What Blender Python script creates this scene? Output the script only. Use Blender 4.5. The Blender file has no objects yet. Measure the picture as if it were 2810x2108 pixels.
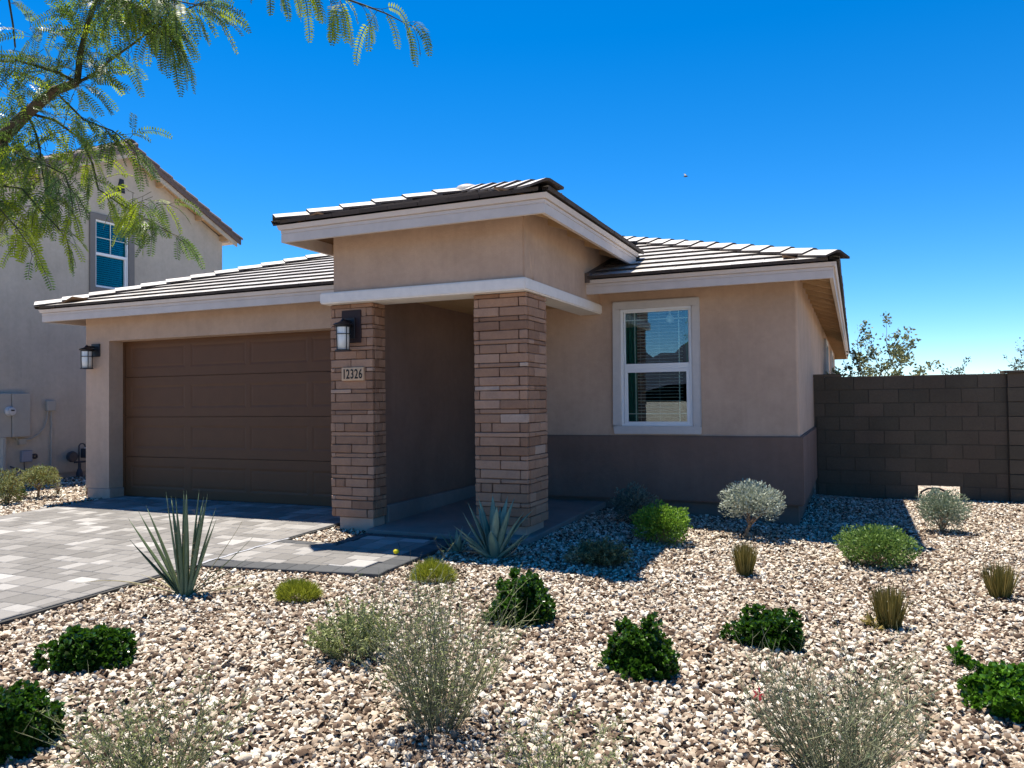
import bpy, bmesh, math, random
import numpy as np
from mathutils import Vector, Matrix

random.seed(7)
rng = np.random.default_rng(11)
scene = bpy.context.scene
COL = scene.collection

# ------------------------------------------------------------------ camera
cam_data = bpy.data.cameras.new('camera')
cam = bpy.data.objects.new('camera', cam_data)
COL.objects.link(cam)
cam_data.sensor_width = 36.0
cam_data.lens = 27.55
cam_data.clip_start = 0.05
cam_data.clip_end = 6000.0
R_ = Vector((0.9160, 0.4010, -0.0113)); F_ = Vector((-0.4006, 0.9159, 0.0230))
U_ = R_.cross(F_).normalized(); F_.normalize(); R_ = F_.cross(U_).normalized()
M = Matrix((R_, U_, -F_)).transposed().to_4x4()
M.translation = Vector((2.963, -7.151, 1.321))
cam.matrix_world = M
scene.camera = cam

# ------------------------------------------------------------------ light and exposure
SUN = Vector((-0.243, 0.132, 1.0)).normalized()
world = bpy.data.worlds.new('World')
scene.world = world
world.use_nodes = True
wn = world.node_tree.nodes; wl = world.node_tree.links
wn.clear()
sky = wn.new('ShaderNodeTexSky'); sky.sky_type = 'NISHITA'
sky.sun_disc = False
sky.sun_elevation = math.asin(SUN.z)
sky.sun_rotation = math.atan2(SUN.x, SUN.y)
sky.altitude = 1200
sky.air_density = 0.8
sky.dust_density = 0.0
sky.ozone_density = 4.0
hs = wn.new('ShaderNodeHueSaturation'); hs.inputs['Saturation'].default_value = 1.375
bg = wn.new('ShaderNodeBackground'); bg.inputs[1].default_value = 0.110
wo = wn.new('ShaderNodeOutputWorld')
wl.new(sky.outputs[0], hs.inputs['Color']); wl.new(hs.outputs[0], bg.inputs[0]); wl.new(bg.outputs[0], wo.inputs[0])
sl = bpy.data.lights.new('sun', 'SUN'); sl.energy = 5.0; sl.angle = math.radians(0.53); sl.color = (1.0, 0.93, 0.81)
so = bpy.data.objects.new('sun', sl); COL.objects.link(so)
so.rotation_euler = SUN.to_track_quat('Z', 'Y').to_euler()
vs = scene.view_settings
vs.view_transform = 'Standard'; vs.look = 'None'; vs.gamma = 1.0; vs.use_curve_mapping = False
vs.exposure = 0.95

# ------------------------------------------------------------------ materials
MATS = {}
def new_mat(name):
    m = bpy.data.materials.new(name); m.use_nodes = True
    nt = m.node_tree; b = nt.nodes['Principled BSDF']
    return m, nt, b
def lk(nt, a, b): nt.links.new(a, b)
def pos(nt):
    g = nt.nodes.new('ShaderNodeNewGeometry'); return g
def noise(nt, scale, detail=3, rough=0.6, vec=None, w=None):
    n = nt.nodes.new('ShaderNodeTexNoise'); n.inputs['Scale'].default_value = scale
    n.inputs['Detail'].default_value = detail; n.inputs['Roughness'].default_value = rough
    if vec is not None: lk(nt, vec, n.inputs['Vector'])
    return n
def ramp(nt, fac, stops, interp='LINEAR'):
    r = nt.nodes.new('ShaderNodeValToRGB'); r.color_ramp.interpolation = interp
    e = r.color_ramp.elements
    while len(e) > 1: e.remove(e[0])
    e[0].position = stops[0][0]; e[0].color = (*stops[0][1], 1)
    for p, c in stops[1:]:
        x = e.new(p); x.color = (*c, 1)
    if fac is not None: lk(nt, fac, r.inputs['Fac'])
    return r
def mul(c, k): return tuple(min(1, x*k) for x in c)
def mixc(nt, fac, a, b, mode='MIX'):
    m = nt.nodes.new('ShaderNodeMix'); m.data_type = 'RGBA'; m.blend_type = mode
    if isinstance(fac, float): m.inputs[0].default_value = fac
    else: lk(nt, fac, m.inputs[0])
    for i, v in ((6, a), (7, b)):
        if isinstance(v, tuple): m.inputs[i].default_value = (*v, 1)
        else: lk(nt, v, m.inputs[i])
    return m.outputs[2]
def bump(nt, b, h, strength, dist=0.01):
    n = nt.nodes.new('ShaderNodeBump'); n.inputs['Strength'].default_value = strength
    n.inputs['Distance'].default_value = dist
    lk(nt, h, n.inputs['Height']); lk(nt, n.outputs[0], b.inputs['Normal'])

def mat_stucco(name, c, var=0.12, bs=0.7, streak=0.0):
    m, nt, b = new_mat(name); g = pos(nt)
    n1 = noise(nt, 1.3, 5, 0.65, g.outputs['Position'])
    r = ramp(nt, n1.outputs['Fac'], [(0.3, mul(c, 1-var)), (0.7, mul(c, 1+var))])
    n3 = noise(nt, 14, 3, 0.6, g.outputs['Position'])
    r3 = ramp(nt, n3.outputs['Fac'], [(0.35, (0.94,)*3), (0.65, (1.0,)*3)])
    col = mixc(nt, 1.0, r.outputs[0], r3.outputs[0], 'MULTIPLY')
    if streak:
        mp = nt.nodes.new('ShaderNodeMapping'); mp.inputs['Scale'].default_value = (9, 9, 0.5)
        lk(nt, g.outputs['Position'], mp.inputs[0])
        n4 = noise(nt, 1.0, 4, 0.7, mp.outputs[0])
        r4 = ramp(nt, n4.outputs['Fac'], [(0.35, (1-streak,)*3), (0.6, (1,)*3)])
        col = mixc(nt, 1.0, col, r4.outputs[0], 'MULTIPLY')
    lk(nt, col, b.inputs['Base Color'])
    b.inputs['Roughness'].default_value = 0.92; b.inputs['Specular IOR Level'].default_value = 0.2
    n2 = noise(nt, 150, 3, 0.7, g.outputs['Position'])
    n5 = noise(nt, 22, 3, 0.6, g.outputs['Position'])
    ad = nt.nodes.new('ShaderNodeMath'); ad.operation = 'ADD'
    lk(nt, n2.outputs['Fac'], ad.inputs[0]); lk(nt, n5.outputs['Fac'], ad.inputs[1])
    bump(nt, b, ad.outputs[0], bs, 0.004)
    MATS[name] = m; return m
def mat_paint(name, c, rough=0.6, var=0.05, spec=0.3, scale=6, bs=0.15):
    m, nt, b = new_mat(name); g = pos(nt)
    n1 = noise(nt, scale, 4, 0.6, g.outputs['Position'])
    r = ramp(nt, n1.outputs['Fac'], [(0.3, mul(c, 1-var)), (0.7, mul(c, 1+var))])
    lk(nt, r.outputs[0], b.inputs['Base Color'])
    b.inputs['Roughness'].default_value = rough; b.inputs['Specular IOR Level'].default_value = spec
    n2 = noise(nt, 90, 2, 0.6, g.outputs['Position']); bump(nt, b, n2.outputs['Fac'], bs, 0.002)
    MATS[name] = m; return m
def mat_pieces(name, stops, rough=0.85, noise_scale=30, nv=0.18, bs=0.6, spec=0.3, island=False, blotch=None, bd=0.004):
    """stone, tile, block, paver: a colour per piece plus grain."""
    m, nt, b = new_mat(name); g = pos(nt)
    if island: src = g.outputs['Random Per Island']
    else:
        oi = nt.nodes.new('ShaderNodeObjectInfo'); src = oi.outputs['Random']
    r = ramp(nt, src, stops)
    n1 = noise(nt, noise_scale, 5, 0.7, g.outputs['Position'])
    r1 = ramp(nt, n1.outputs['Fac'], [(0.25, (1-nv,)*3), (0.75, (1+nv*0.4,)*3)])
    col = mixc(nt, 1.0, r.outputs[0], r1.outputs[0], 'MULTIPLY')
    if blotch:
        n3 = noise(nt, blotch[0], 3, 0.6, g.outputs['Position'])
        r3 = ramp(nt, n3.outputs['Fac'], [(0.4, (1, 1, 1)), (0.65, blotch[1])])
        col = mixc(nt, 1.0, col, r3.outputs[0], 'MULTIPLY')
    lk(nt, col, b.inputs['Base Color'])
    b.inputs['Roughness'].default_value = rough; b.inputs['Specular IOR Level'].default_value = spec
    n2 = noise(nt, noise_scale*3, 4, 0.7, g.outputs['Position'])
    ad = nt.nodes.new('ShaderNodeMath'); ad.operation = 'ADD'
    lk(nt, n2.outputs['Fac'], ad.inputs[0]); lk(nt, n1.outputs['Fac'], ad.inputs[1])
    bump(nt, b, ad.outputs[0], bs, bd)
    MATS[name] = m; return m
def mat_leaf(name, stops, rough=0.5, trans=0.3, tcol=None, spec=0.4, island=True):
    m, nt, b = new_mat(name); g = pos(nt)
    r = ramp(nt, g.outputs['Random Per Island'], stops)
    lk(nt, r.outputs[0], b.inputs['Base Color'])
    b.inputs['Roughness'].default_value = rough; b.inputs['Specular IOR Level'].default_value = spec
    t = nt.nodes.new('ShaderNodeBsdfTranslucent')
    if tcol is None: lk(nt, r.outputs[0], t.inputs[0])
    else:
        lk(nt, mixc(nt, 0.6, r.outputs[0], tcol), t.inputs[0])
    mx = nt.nodes.new('ShaderNodeMixShader'); mx.inputs[0].default_value = trans
    out = nt.nodes['Material Output']
    lk(nt, b.outputs[0], mx.inputs[1]); lk(nt, t.outputs[0], mx.inputs[2]); lk(nt, mx.outputs[0], out.inputs[0])
    MATS[name] = m; return m

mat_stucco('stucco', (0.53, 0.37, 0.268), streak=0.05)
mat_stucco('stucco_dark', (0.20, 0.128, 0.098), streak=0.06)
mat_stucco('stucco_neighbor', (0.50, 0.43, 0.345), streak=0.05)
mat_stucco('stucco_beam', (0.82, 0.755, 0.69), 0.04, 0.3)
mat_stucco('stucco_trim', (0.60, 0.555, 0.52), 0.03, 0.3)
mat_stucco('trim_neighbor', (0.20, 0.185, 0.17), 0.03, 0.3)
mat_stucco('concrete', (0.36, 0.33, 0.30), 0.16, 0.5)
mat_stucco('concrete_shaded', (0.15, 0.125, 0.105), 0.16, 0.5)  # concrete with the shade at the wing base put into its colour
mat_stucco('slab_concrete', (0.20, 0.185, 0.17), 0.18, 0.4)
mat_stucco('concrete_tan', (0.44, 0.33, 0.26), 0.14, 0.5)
mat_paint('fascia_paint', (0.60, 0.52, 0.46), 0.65, 0.06)
mat_paint('soffit_paint', (0.50, 0.33, 0.18), 0.75, 0.08)
mat_paint('soffit_board_shaded', (0.17, 0.095, 0.045), 0.8, 0.1)  # boards coloured darker than the rafters to paint in the shade between them
mat_paint('door_paint', (0.122, 0.053, 0.022), 0.55, 0.06, 0.3)
mat_paint('vinyl', (0.80, 0.80, 0.79), 0.4, 0.02, 0.4)
mat_paint('muntin_paint', (0.72, 0.75, 0.68), 0.4, 0.02, 0.4)
mat_paint('black_metal', (0.012, 0.011, 0.014), 0.45, 0.1, 0.4)
mat_paint('plate_brown', (0.030, 0.016, 0.016), 0.6, 0.1, 0.3)
mat_paint('opal_glass', (0.78, 0.78, 0.74), 0.3, 0.03, 0.5, 12)
mat_paint('digit_black', (0.012, 0.011, 0.01), 0.5, 0.05, 0.3)
mat_paint('blind', (0.80, 0.82, 0.80), 0.6, 0.03, 0.3)
mat_paint('blind_teal', (0.09, 0.22, 0.28), 0.6, 0.05, 0.3)
mat_paint('curtain', (0.03, 0.16, 0.12), 0.9, 0.15, 0.1)
mat_paint('room_dark', (0.035, 0.033, 0.032), 0.9, 0.1, 0.1)
mat_paint('meter_paint', (0.38, 0.355, 0.31), 0.5, 0.05, 0.35)
mat_paint('grey_plastic', (0.27, 0.27, 0.31), 0.5, 0.05, 0.3)
mat_paint('gas_grey', (0.045, 0.045, 0.055), 0.5, 0.1, 0.4)
mat_paint('dial_metal', (0.5, 0.5, 0.5), 0.3, 0.1, 0.6)
mat_paint('flashing', (0.11, 0.085, 0.075), 0.5, 0.1, 0.4)
mat_paint('yellow_paint', (0.95, 0.74, 0.01), 0.5, 0.03, 0.4)
mat_paint('roof_deck', (0.035, 0.032, 0.03), 0.9, 0.1, 0.1)
mat_paint('asphalt', (0.09, 0.088, 0.085), 0.9, 0.2, 0.2, 40, 0.5)
mat_paint('feather', (0.05, 0.05, 0.055), 0.7, 0.2, 0.2)
mat_pieces('roof_tile', [(0, (0.54, 0.50, 0.45)), (0.5, (0.64, 0.60, 0.55)), (1, (0.74, 0.70, 0.65))], 0.42, 25, 0.2, 0.35, 0.6, blotch=(3.0, (0.80, 0.77, 0.74)))
mat_pieces('tile_many', [(0, (0.52, 0.49, 0.45)), (0.5, (0.60, 0.57, 0.53)), (1, (0.68, 0.65, 0.61))], 0.42, 25, 0.16, 0.35, 0.6, island=True)
mat_pieces('tile_edge', [(0, (0.050, 0.040, 0.036)), (1, (0.075, 0.060, 0.052))], 0.8, 25, 0.2, 0.4)
mat_pieces('clay_tile', [(0, (0.14, 0.095, 0.08)), (0.5, (0.20, 0.145, 0.12)), (1, (0.24, 0.19, 0.16))], 0.7, 18, 0.3, 0.5)
mat_pieces('ledge_stone', [(0, (0.29, 0.155, 0.092)), (0.35, (0.35, 0.195, 0.120)), (0.7, (0.40, 0.228, 0.142)), (0.97, (0.46, 0.275, 0.18)), (1, (0.52, 0.38, 0.29))], 0.9, 28, 0.22, 0.6, bd=0.004, blotch=(7, (0.86, 0.88, 0.92)))
mat_pieces('mortar', [(0, (0.10, 0.052, 0.036)), (1, (0.10, 0.052, 0.036))], 0.95, 40, 0.2, 0.5)
mat_pieces('wall_block', [(0, (0.088, 0.073, 0.052)), (0.5, (0.104, 0.083, 0.059)), (1, (0.120, 0.092, 0.066))], 0.95, 40, 0.2, 0.9, blotch=(1.2, (0.85, 0.82, 0.82)))
mat_pieces('block_joint', [(0, (0.078, 0.064, 0.048)), (1, (0.078, 0.064, 0.048))], 0.95, 40, 0.2, 0.5)
PV = [(0, (0.155, 0.146, 0.136)), (0.35, (0.19, 0.179, 0.168)), (0.7, (0.235, 0.222, 0.208)), (0.9, (0.31, 0.296, 0.28)), (1, (0.38, 0.365, 0.348))]
mat_pieces('paver', PV, 0.85, 20, 0.14, 0.5)
mat_pieces('paver_many', PV, 0.85, 20, 0.14, 0.5, island=True)
mat_pieces('paver_charcoal', [(0, (0.055, 0.057, 0.060)), (1, (0.085, 0.087, 0.09))], 0.85, 25, 0.2, 0.5)
mat_pieces('joint_sand', [(0, (0.06, 0.057, 0.052)), (1, (0.06, 0.057, 0.052))], 0.95, 60, 0.2, 0.5)
GV = [(0, (0.06, 0.040, 0.028)), (0.16, (0.13, 0.088, 0.062)), (0.34, (0.25, 0.185, 0.135)), (0.50, (0.39, 0.315, 0.24)), (0.66, (0.54, 0.465, 0.37)), (0.82, (0.67, 0.61, 0.51)), (0.94, (0.77, 0.74, 0.66)), (1, (0.20, 0.18, 0.165))]
mat_pieces('gravel_stone', GV, 0.9, 60, 0.16, 0.4, island=True, spec=0.15, blotch=(1.1, (0.88, 0.84, 0.80)))
m, nt, b = new_mat('gravel_bed'); g = pos(nt); MATS['gravel_bed'] = m
v = nt.nodes.new('ShaderNodeTexVoronoi'); v.inputs['Scale'].default_value = 32; lk(nt, g.outputs['Position'], v.inputs['Vector'])
sp = nt.nodes.new('ShaderNodeSeparateColor'); lk(nt, v.outputs['Color'], sp.inputs[0])
r = ramp(nt, sp.outputs[0], GV)
lk(nt, mixc(nt, 0.25, r.outputs[0], (0.15, 0.11, 0.08)), b.inputs['Base Color']); b.inputs['Roughness'].default_value = 1
bump(nt, b, v.outputs['Distance'], 0.8, 0.01)
# dark bluish rock of the hills far off
mat_pieces('hill_rock', [(0, (0.035, 0.040, 0.060)), (1, (0.035, 0.040, 0.060))], 0.95, 0.02, 0.5, 0.3)
# foliage
mat_leaf('leaf_carissa', [(0, (0.012, 0.034, 0.004)), (0.55, (0.026, 0.075, 0.007)), (0.8, (0.05, 0.13, 0.014)), (1, (0.12, 0.23, 0.035))], 0.30, 0.2, (0.08, 0.22, 0.01), 0.6)
mat_leaf('leaf_carissa_light', [(0, (0.03, 0.085, 0.006)), (0.6, (0.065, 0.17, 0.012)), (1, (0.14, 0.30, 0.03))], 0.3, 0.2, (0.12, 0.3, 0.01), 0.6)
mat_leaf('leaf_silver', [(0, (0.22, 0.25, 0.19)), (0.6, (0.36, 0.40, 0.32)), (1, (0.52, 0.55, 0.47))], 0.7, 0.2)
mat_leaf('leaf_silver_green', [(0, (0.13, 0.17, 0.10)), (0.6, (0.24, 0.29, 0.19)), (1, (0.40, 0.44, 0.33))], 0.7, 0.2)
mat_leaf('leaf_gold', [(0, (0.16, 0.11, 0.03)), (0.5, (0.22, 0.24, 0.07)), (1, (0.38, 0.42, 0.22))], 0.7, 0.25)
mat_leaf('leaf_green', [(0, (0.06, 0.12, 0.022)), (0.5, (0.12, 0.21, 0.038)), (1, (0.25, 0.37, 0.09))], 0.5, 0.25)
mat_leaf('leaf_lime', [(0, (0.06, 0.13, 0.012)), (0.5, (0.14, 0.27, 0.02)), (1, (0.27, 0.44, 0.045))], 0.5, 0.3)
mat_leaf('leaf_sage', [(0, (0.05, 0.085, 0.045)), (0.6, (0.09, 0.14, 0.065)), (1, (0.20, 0.25, 0.13))], 0.7, 0.25)
mat_leaf('leaf_shade', [(0, (0.07, 0.10, 0.085)), (0.6, (0.14, 0.18, 0.14)), (1, (0.22, 0.26, 0.2))], 0.7, 0.2)
mat_leaf('needle_gold', [(0, (0.13, 0.15, 0.014)), (0.5, (0.25, 0.28, 0.022)), (1, (0.42, 0.44, 0.06))], 0.6, 0.3)
mat_leaf('blade_olive', [(0, (0.085, 0.080, 0.016)), (0.5, (0.18, 0.15, 0.030)), (1, (0.36, 0.27, 0.08))], 0.6, 0.2)
mat_leaf('stem_grey', [(0, (0.07, 0.08, 0.045)), (0.5, (0.15, 0.16, 0.09)), (1, (0.30, 0.30, 0.17))], 0.8, 0.05)
mat_leaf('leaf_weed', [(0, (0.09, 0.12, 0.035)), (0.5, (0.20, 0.24, 0.075)), (1, (0.42, 0.45, 0.19))], 0.6, 0.3)
mat_leaf('petal_red', [(0, (0.65, 0.03, 0.05)), (1, (0.85, 0.10, 0.12))], 0.5, 0.2)
mat_leaf('leaf_mesquite', [(0, (0.035, 0.08, 0.022)), (0.45, (0.085, 0.15, 0.035)), (0.85, (0.18, 0.26, 0.055)), (1, (0.34, 0.40, 0.16))], 0.45, 0.42, (0.22, 0.36, 0.02), 0.5)
mat_leaf('leaf_mesquite_new', [(0, (0.13, 0.20, 0.01)), (1, (0.28, 0.36, 0.02))], 0.5, 0.5, (0.5, 0.6, 0.02), 0.4)
mat_leaf('leaf_far', [(0, (0.10, 0.12, 0.05)), (0.5, (0.17, 0.19, 0.08)), (1, (0.30, 0.30, 0.13))], 0.6, 0.25)
mat_leaf('leaf_far_dark', [(0, (0.045, 0.065, 0.04)), (0.5, (0.09, 0.12, 0.07)), (1, (0.16, 0.19, 0.11))], 0.6, 0.2)
mat_paint('bark', (0.115, 0.085, 0.062), 0.9, 0.3, 0.2, 40, 0.8)
mat_paint('bark_green', (0.055, 0.06, 0.03), 0.8, 0.35, 0.2, 40, 0.6)
mat_paint('twig_tan', (0.30, 0.19, 0.11), 0.9, 0.2, 0.2, 60)
mat_paint('dry_leaf', (0.42, 0.30, 0.19), 0.9, 0.2, 0.2, 30)
# agave and yucca leaves
def mat_succulent(name, c1, c2, c3):
    m, nt, b = new_mat(name); g = pos(nt)
    oi = nt.nodes.new('ShaderNodeObjectInfo')
    r0 = ramp(nt, oi.outputs['Random'], [(0, c1), (1, c2)])
    mp = nt.nodes.new('ShaderNodeMapping'); mp.inputs['Scale'].default_value = (9, 9, 2.5); lk(nt, g.outputs['Position'], mp.inputs[0])
    n1 = noise(nt, 3.0, 4, 0.7, mp.outputs[0])
    r1 = ramp(nt, n1.outputs['Fac'], [(0.35, (0.8, 0.8, 0.8)), (0.7, (1.25, 1.22, 1.12))])
    lk(nt, mixc(nt, 1.0, r0.outputs[0], r1.outputs[0], 'MULTIPLY'), b.inputs['Base Color'])
    b.inputs['Roughness'].default_value = 0.55; b.inputs['Specular IOR Level'].default_value = 0.35
    MATS[name] = m
mat_succulent('agave_leaf', (0.13, 0.205, 0.155), (0.21, 0.29, 0.215), None)
mat_succulent('yucca_leaf', (0.075, 0.115, 0.06), (0.15, 0.20, 0.11), None)
mat_succulent('yucca_dry', (0.30, 0.27, 0.13), (0.36, 0.31, 0.18), None)
# window glass
def mat_glass(name, tint, refl):
    m, nt, b = new_mat(name); nt.nodes.remove(b)
    out = nt.nodes['Material Output']
    tr = nt.nodes.new('ShaderNodeBsdfTransparent'); tr.inputs[0].default_value = (*tint, 1)
    gl = nt.nodes.new('ShaderNodeBsdfGlossy'); gl.inputs['Roughness'].default_value = 0.0
    gl.inputs[0].default_value = (0.85, 0.95, 1.0, 1)
    fr = nt.nodes.new('ShaderNodeFresnel'); fr.inputs[0].default_value = 1.5
    mt = nt.nodes.new('ShaderNodeMath'); mt.operation = 'ADD'; mt.inputs[1].default_value = refl; mt.use_clamp = True
    lk(nt, fr.outputs[0], mt.inputs[0])
    mx = nt.nodes.new('ShaderNodeMixShader'); lk(nt, mt.outputs[0], mx.inputs[0])
    lk(nt, tr.outputs[0], mx.inputs[1]); lk(nt, gl.outputs[0], mx.inputs[2]); lk(nt, mx.outputs[0], out.inputs[0])
    MATS[name] = m
mat_glass('glass', (0.85, 0.94, 0.92), 0.06)
mat_glass('glass_blue', (0.14, 0.60, 0.64), -0.04)

# ------------------------------------------------------------------ mesh helpers
class MB:
    def __init__(s): s.v = []; s.f = []
    def add(s, vs, fs):
        o = len(s.v); s.v += [tuple(p) for p in vs]; s.f += [tuple(i+o for i in f) for f in fs]
    def box(s, x0, y0, z0, x1, y1, z1):
        s.add([(x0,y0,z0),(x1,y0,z0),(x1,y1,z0),(x0,y1,z0),(x0,y0,z1),(x1,y0,z1),(x1,y1,z1),(x0,y1,z1)],
              [(0,3,2,1),(4,5,6,7),(0,1,5,4),(1,2,6,5),(2,3,7,6),(3,0,4,7)])
        return s
    def obox(s, mtx, sx, sy, sz):
        o = [(x*sx/2, y*sy/2, z*sz/2) for z in (-1, 1) for (x, y) in ((-1,-1),(1,-1),(1,1),(-1,1))]
        s.add([mtx @ Vector(p) for p in o], [(0,3,2,1),(4,5,6,7),(0,1,5,4),(1,2,6,5),(2,3,7,6),(3,0,4,7)])
        return s
    def prism(s, pts, z0, z1):
        n = len(pts)
        s.add([(x,y,z0) for x,y in pts]+[(x,y,z1) for x,y in pts],
              [tuple(range(n))[::-1], tuple(range(n, 2*n))]+[(i,(i+1)%n,n+(i+1)%n,n+i) for i in range(n)])
        return s
    def prism_dir(s, pts3, d):
        """extrude a planar 3D polygon along d"""
        n = len(pts3); d = Vector(d)
        s.add([Vector(p) for p in pts3]+[Vector(p)+d for p in pts3],
              [tuple(range(n))[::-1], tuple(range(n, 2*n))]+[(i,(i+1)%n,n+(i+1)%n,n+i) for i in range(n)])
        return s
    def tube(s, pts, rad, n=6, cap=True):
        pts = [Vector(p) for p in pts]
        if not hasattr(rad, '__len__'): rad = [rad]*len(pts)
        t0 = (pts[1]-pts[0]).normalized()
        a = t0.orthogonal().normalized()
        rings = []
        for i, p in enumerate(pts):
            t = (pts[min(i+1, len(pts)-1)]-pts[max(i-1, 0)])
            if t.length < 1e-9: t = t0
            t.normalize(); a = (a-t*a.dot(t)).normalized(); b = t.cross(a)
            rings.append([p+(a*math.cos(k*2*math.pi/n)+b*math.sin(k*2*math.pi/n))*rad[i] for k in range(n)])
        vs = [v for r in rings for v in r]; fs = []
        for i in range(len(pts)-1):
            for k in range(n):
                fs.append((i*n+k, i*n+(k+1) % n, (i+1)*n+(k+1) % n, (i+1)*n+k))
        if cap: fs += [tuple(range(n))[::-1], tuple(range((len(pts)-1)*n, len(pts)*n))]
        s.add(vs, fs); return s
    def lathe(s, c, prof, n=20, axis='z'):
        vs = []; m = len(prof)
        for k in range(n):
            a = 2*math.pi*k/n
            for r, h in prof:
                if axis == 'z': vs.append((c[0]+r*math.cos(a), c[1]+r*math.sin(a), c[2]+h))
                elif axis == 'y': vs.append((c[0]+r*math.cos(a), c[1]+h, c[2]+r*math.sin(a)))
                else: vs.append((c[0]+h, c[1]+r*math.cos(a), c[2]+r*math.sin(a)))
        fs = [(k*m+i, ((k+1) % n)*m+i, ((k+1) % n)*m+i+1, k*m+i+1) for k in range(n) for i in range(m-1)]
        s.add(vs, fs); return s
    def build(s, name, mat=None, parent=None, bevel=0, smooth=False, seg=1):
        me = bpy.data.meshes.new(name); me.from_pydata(s.v, [], s.f); me.update()
        bm = bmesh.new(); bm.from_mesh(me)
        if bevel:
            bmesh.ops.remove_doubles(bm, verts=bm.verts, dist=1e-5)
            bmesh.ops.recalc_face_normals(bm, faces=bm.faces)
            es = [e for e in bm.edges if len(e.link_faces) == 2 and e.calc_face_angle(0) > 0.5]
            bmesh.ops.bevel(bm, geom=es, offset=bevel, segments=seg, affect='EDGES', clamp_overlap=True)
        else: bmesh.ops.recalc_face_normals(bm, faces=bm.faces)
        bm.to_mesh(me); bm.free()
        return link(name, me, mat, parent, smooth)
def link(name, me, mat=None, parent=None, smooth=False):
    o = bpy.data.objects.new(name, me); COL.objects.link(o)
    if mat and not me.materials: me.materials.append(MATS[mat])
    if smooth: me.polygons.foreach_set('use_smooth', [True]*len(me.polygons))
    if parent: attach(o, parent)
    return o
ABS = {}
def attach(o, parent):
    o.parent = parent
    o.matrix_parent_inverse = Matrix.Translation(-ABS.get(parent.name, Vector((0,0,0))))
def thing(name, label, cat, loc=(0, 0, 0), group=None):
    o = bpy.data.objects.new(name, None); COL.objects.link(o); o.location = loc
    o.empty_display_size = 0.1
    o['label'] = label; o['category'] = cat
    if group: o['group'] = group
    ABS[o.name] = Vector(loc)
    return o
def struct(o): o['kind'] = 'structure'; return o
def stuff(o): o['kind'] = 'stuff'; return o
def np_mesh(name, V, Fq, mat, parent=None, smooth=False):
    """fast mesh from numpy verts (N,3) and faces (M,k) with constant k"""
    me = bpy.data.meshes.new(name)
    V = np.asarray(V, dtype=np.float32); Fq = np.asarray(Fq, dtype=np.int32); k = Fq.shape[1]
    me.vertices.add(len(V)); me.vertices.foreach_set('co', V.ravel())
    me.loops.add(Fq.size); me.loops.foreach_set('vertex_index', Fq.ravel())
    me.polygons.add(len(Fq))
    me.polygons.foreach_set('loop_start', np.arange(0, Fq.size, k, dtype=np.int32))
    me.polygons.foreach_set('loop_total', np.full(len(Fq), k, dtype=np.int32))
    me.update(calc_edges=True); me.validate()
    return link(name, me, mat, parent, smooth)
def nrm(a): return a/np.maximum(np.linalg.norm(a, axis=-1, keepdims=True), 1e-9)
def leaves(name, P, D, N, L, W, mat, parent=None, oval=False, fold=0.12):
    """leaf blades: base P, direction D, normal N, length L, width W (arrays or floats)"""
    n = len(P); D = nrm(D); S = nrm(np.cross(D, N)); U = nrm(np.cross(S, D))
    L = np.broadcast_to(np.asarray(L, float), (n,))[:, None]; W = np.broadcast_to(np.asarray(W, float), (n,))[:, None]
    if oval:
        V = np.stack([P, P+D*L*.3+S*W*.5+U*W*fold, P+D*L*.72+S*W*.42+U*W*fold, P+D*L, P+D*L*.72-S*W*.42+U*W*fold, P+D*L*.3-S*W*.5+U*W*fold], 1)
        f = np.array([[0,1,2,3],[0,3,4,5]]); k = 6
    else:
        V = np.stack([P, P+D*L*.45+S*W*.5+U*W*fold, P+D*L, P+D*L*.45-S*W*.5+U*W*fold], 1)
        f = np.array([[0,1,2],[0,2,3]]); k = 4
    Fq = (f[None]+(np.arange(n)*k)[:, None, None]).reshape(-1, f.shape[1])
    return np_mesh(name, V.reshape(-1, 3), Fq, mat, parent)

# ------------------------------------------------------------------ ground
def smooth01(a, b, x):
    t = np.clip((x-a)/(b-a), 0, 1); return t*t*(3-2*t)
def ground_z(X, Y):
    X = np.asarray(X, float); Y = np.asarray(Y, float)
    z = -.03-.027*np.clip(1.2-Y, 0, 8.2)-.14*smooth01(0, 3.5, X)
    und = .008*np.sin(X*1.7+.6)*np.cos(Y*1.3+.4)*smooth01(-2.2, -1.0, X)*smooth01(1.6, .6, Y)
    return z+und
def gz(x, y): return float(ground_z(x, y))
xs = np.unique(np.concatenate([-np.geomspace(14, 2500, 22)[::-1], np.arange(-14, 12.01, .25), np.geomspace(12, 2500, 22)]))
ys = np.unique(np.concatenate([-np.geomspace(9, 2500, 22)[::-1], np.arange(-9, 14.01, .25), np.geomspace(14, 2500, 22)]))
GX, GY = np.meshgrid(xs, ys); GZ = ground_z(GX, GY)-.012
nx, ny = len(xs), len(ys)
ii = (np.arange(ny-1)[:, None]*nx+np.arange(nx-1)[None]).ravel()
ground = struct(np_mesh('ground', np.stack([GX, GY, GZ], -1).reshape(-1, 3), np.stack([ii, ii+1, ii+nx+1, ii+nx], 1), 'gravel_bed'))

# street behind the camera
s_ = MB(); s_.box(-120, -17.5, -.40, 120, -11.0, -.236); struct(s_.build('street', 'asphalt'))
s_ = MB(); s_.box(-120, -11.0, -.40, 120, -10.85, -.10); struct(s_.build('kerb', 'concrete', bevel=.02))
s_ = MB(); s_.box(-120, -10.3, -.40, 120, -8.9, -.215); struct(s_.build('pavement', 'concrete'))
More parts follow.
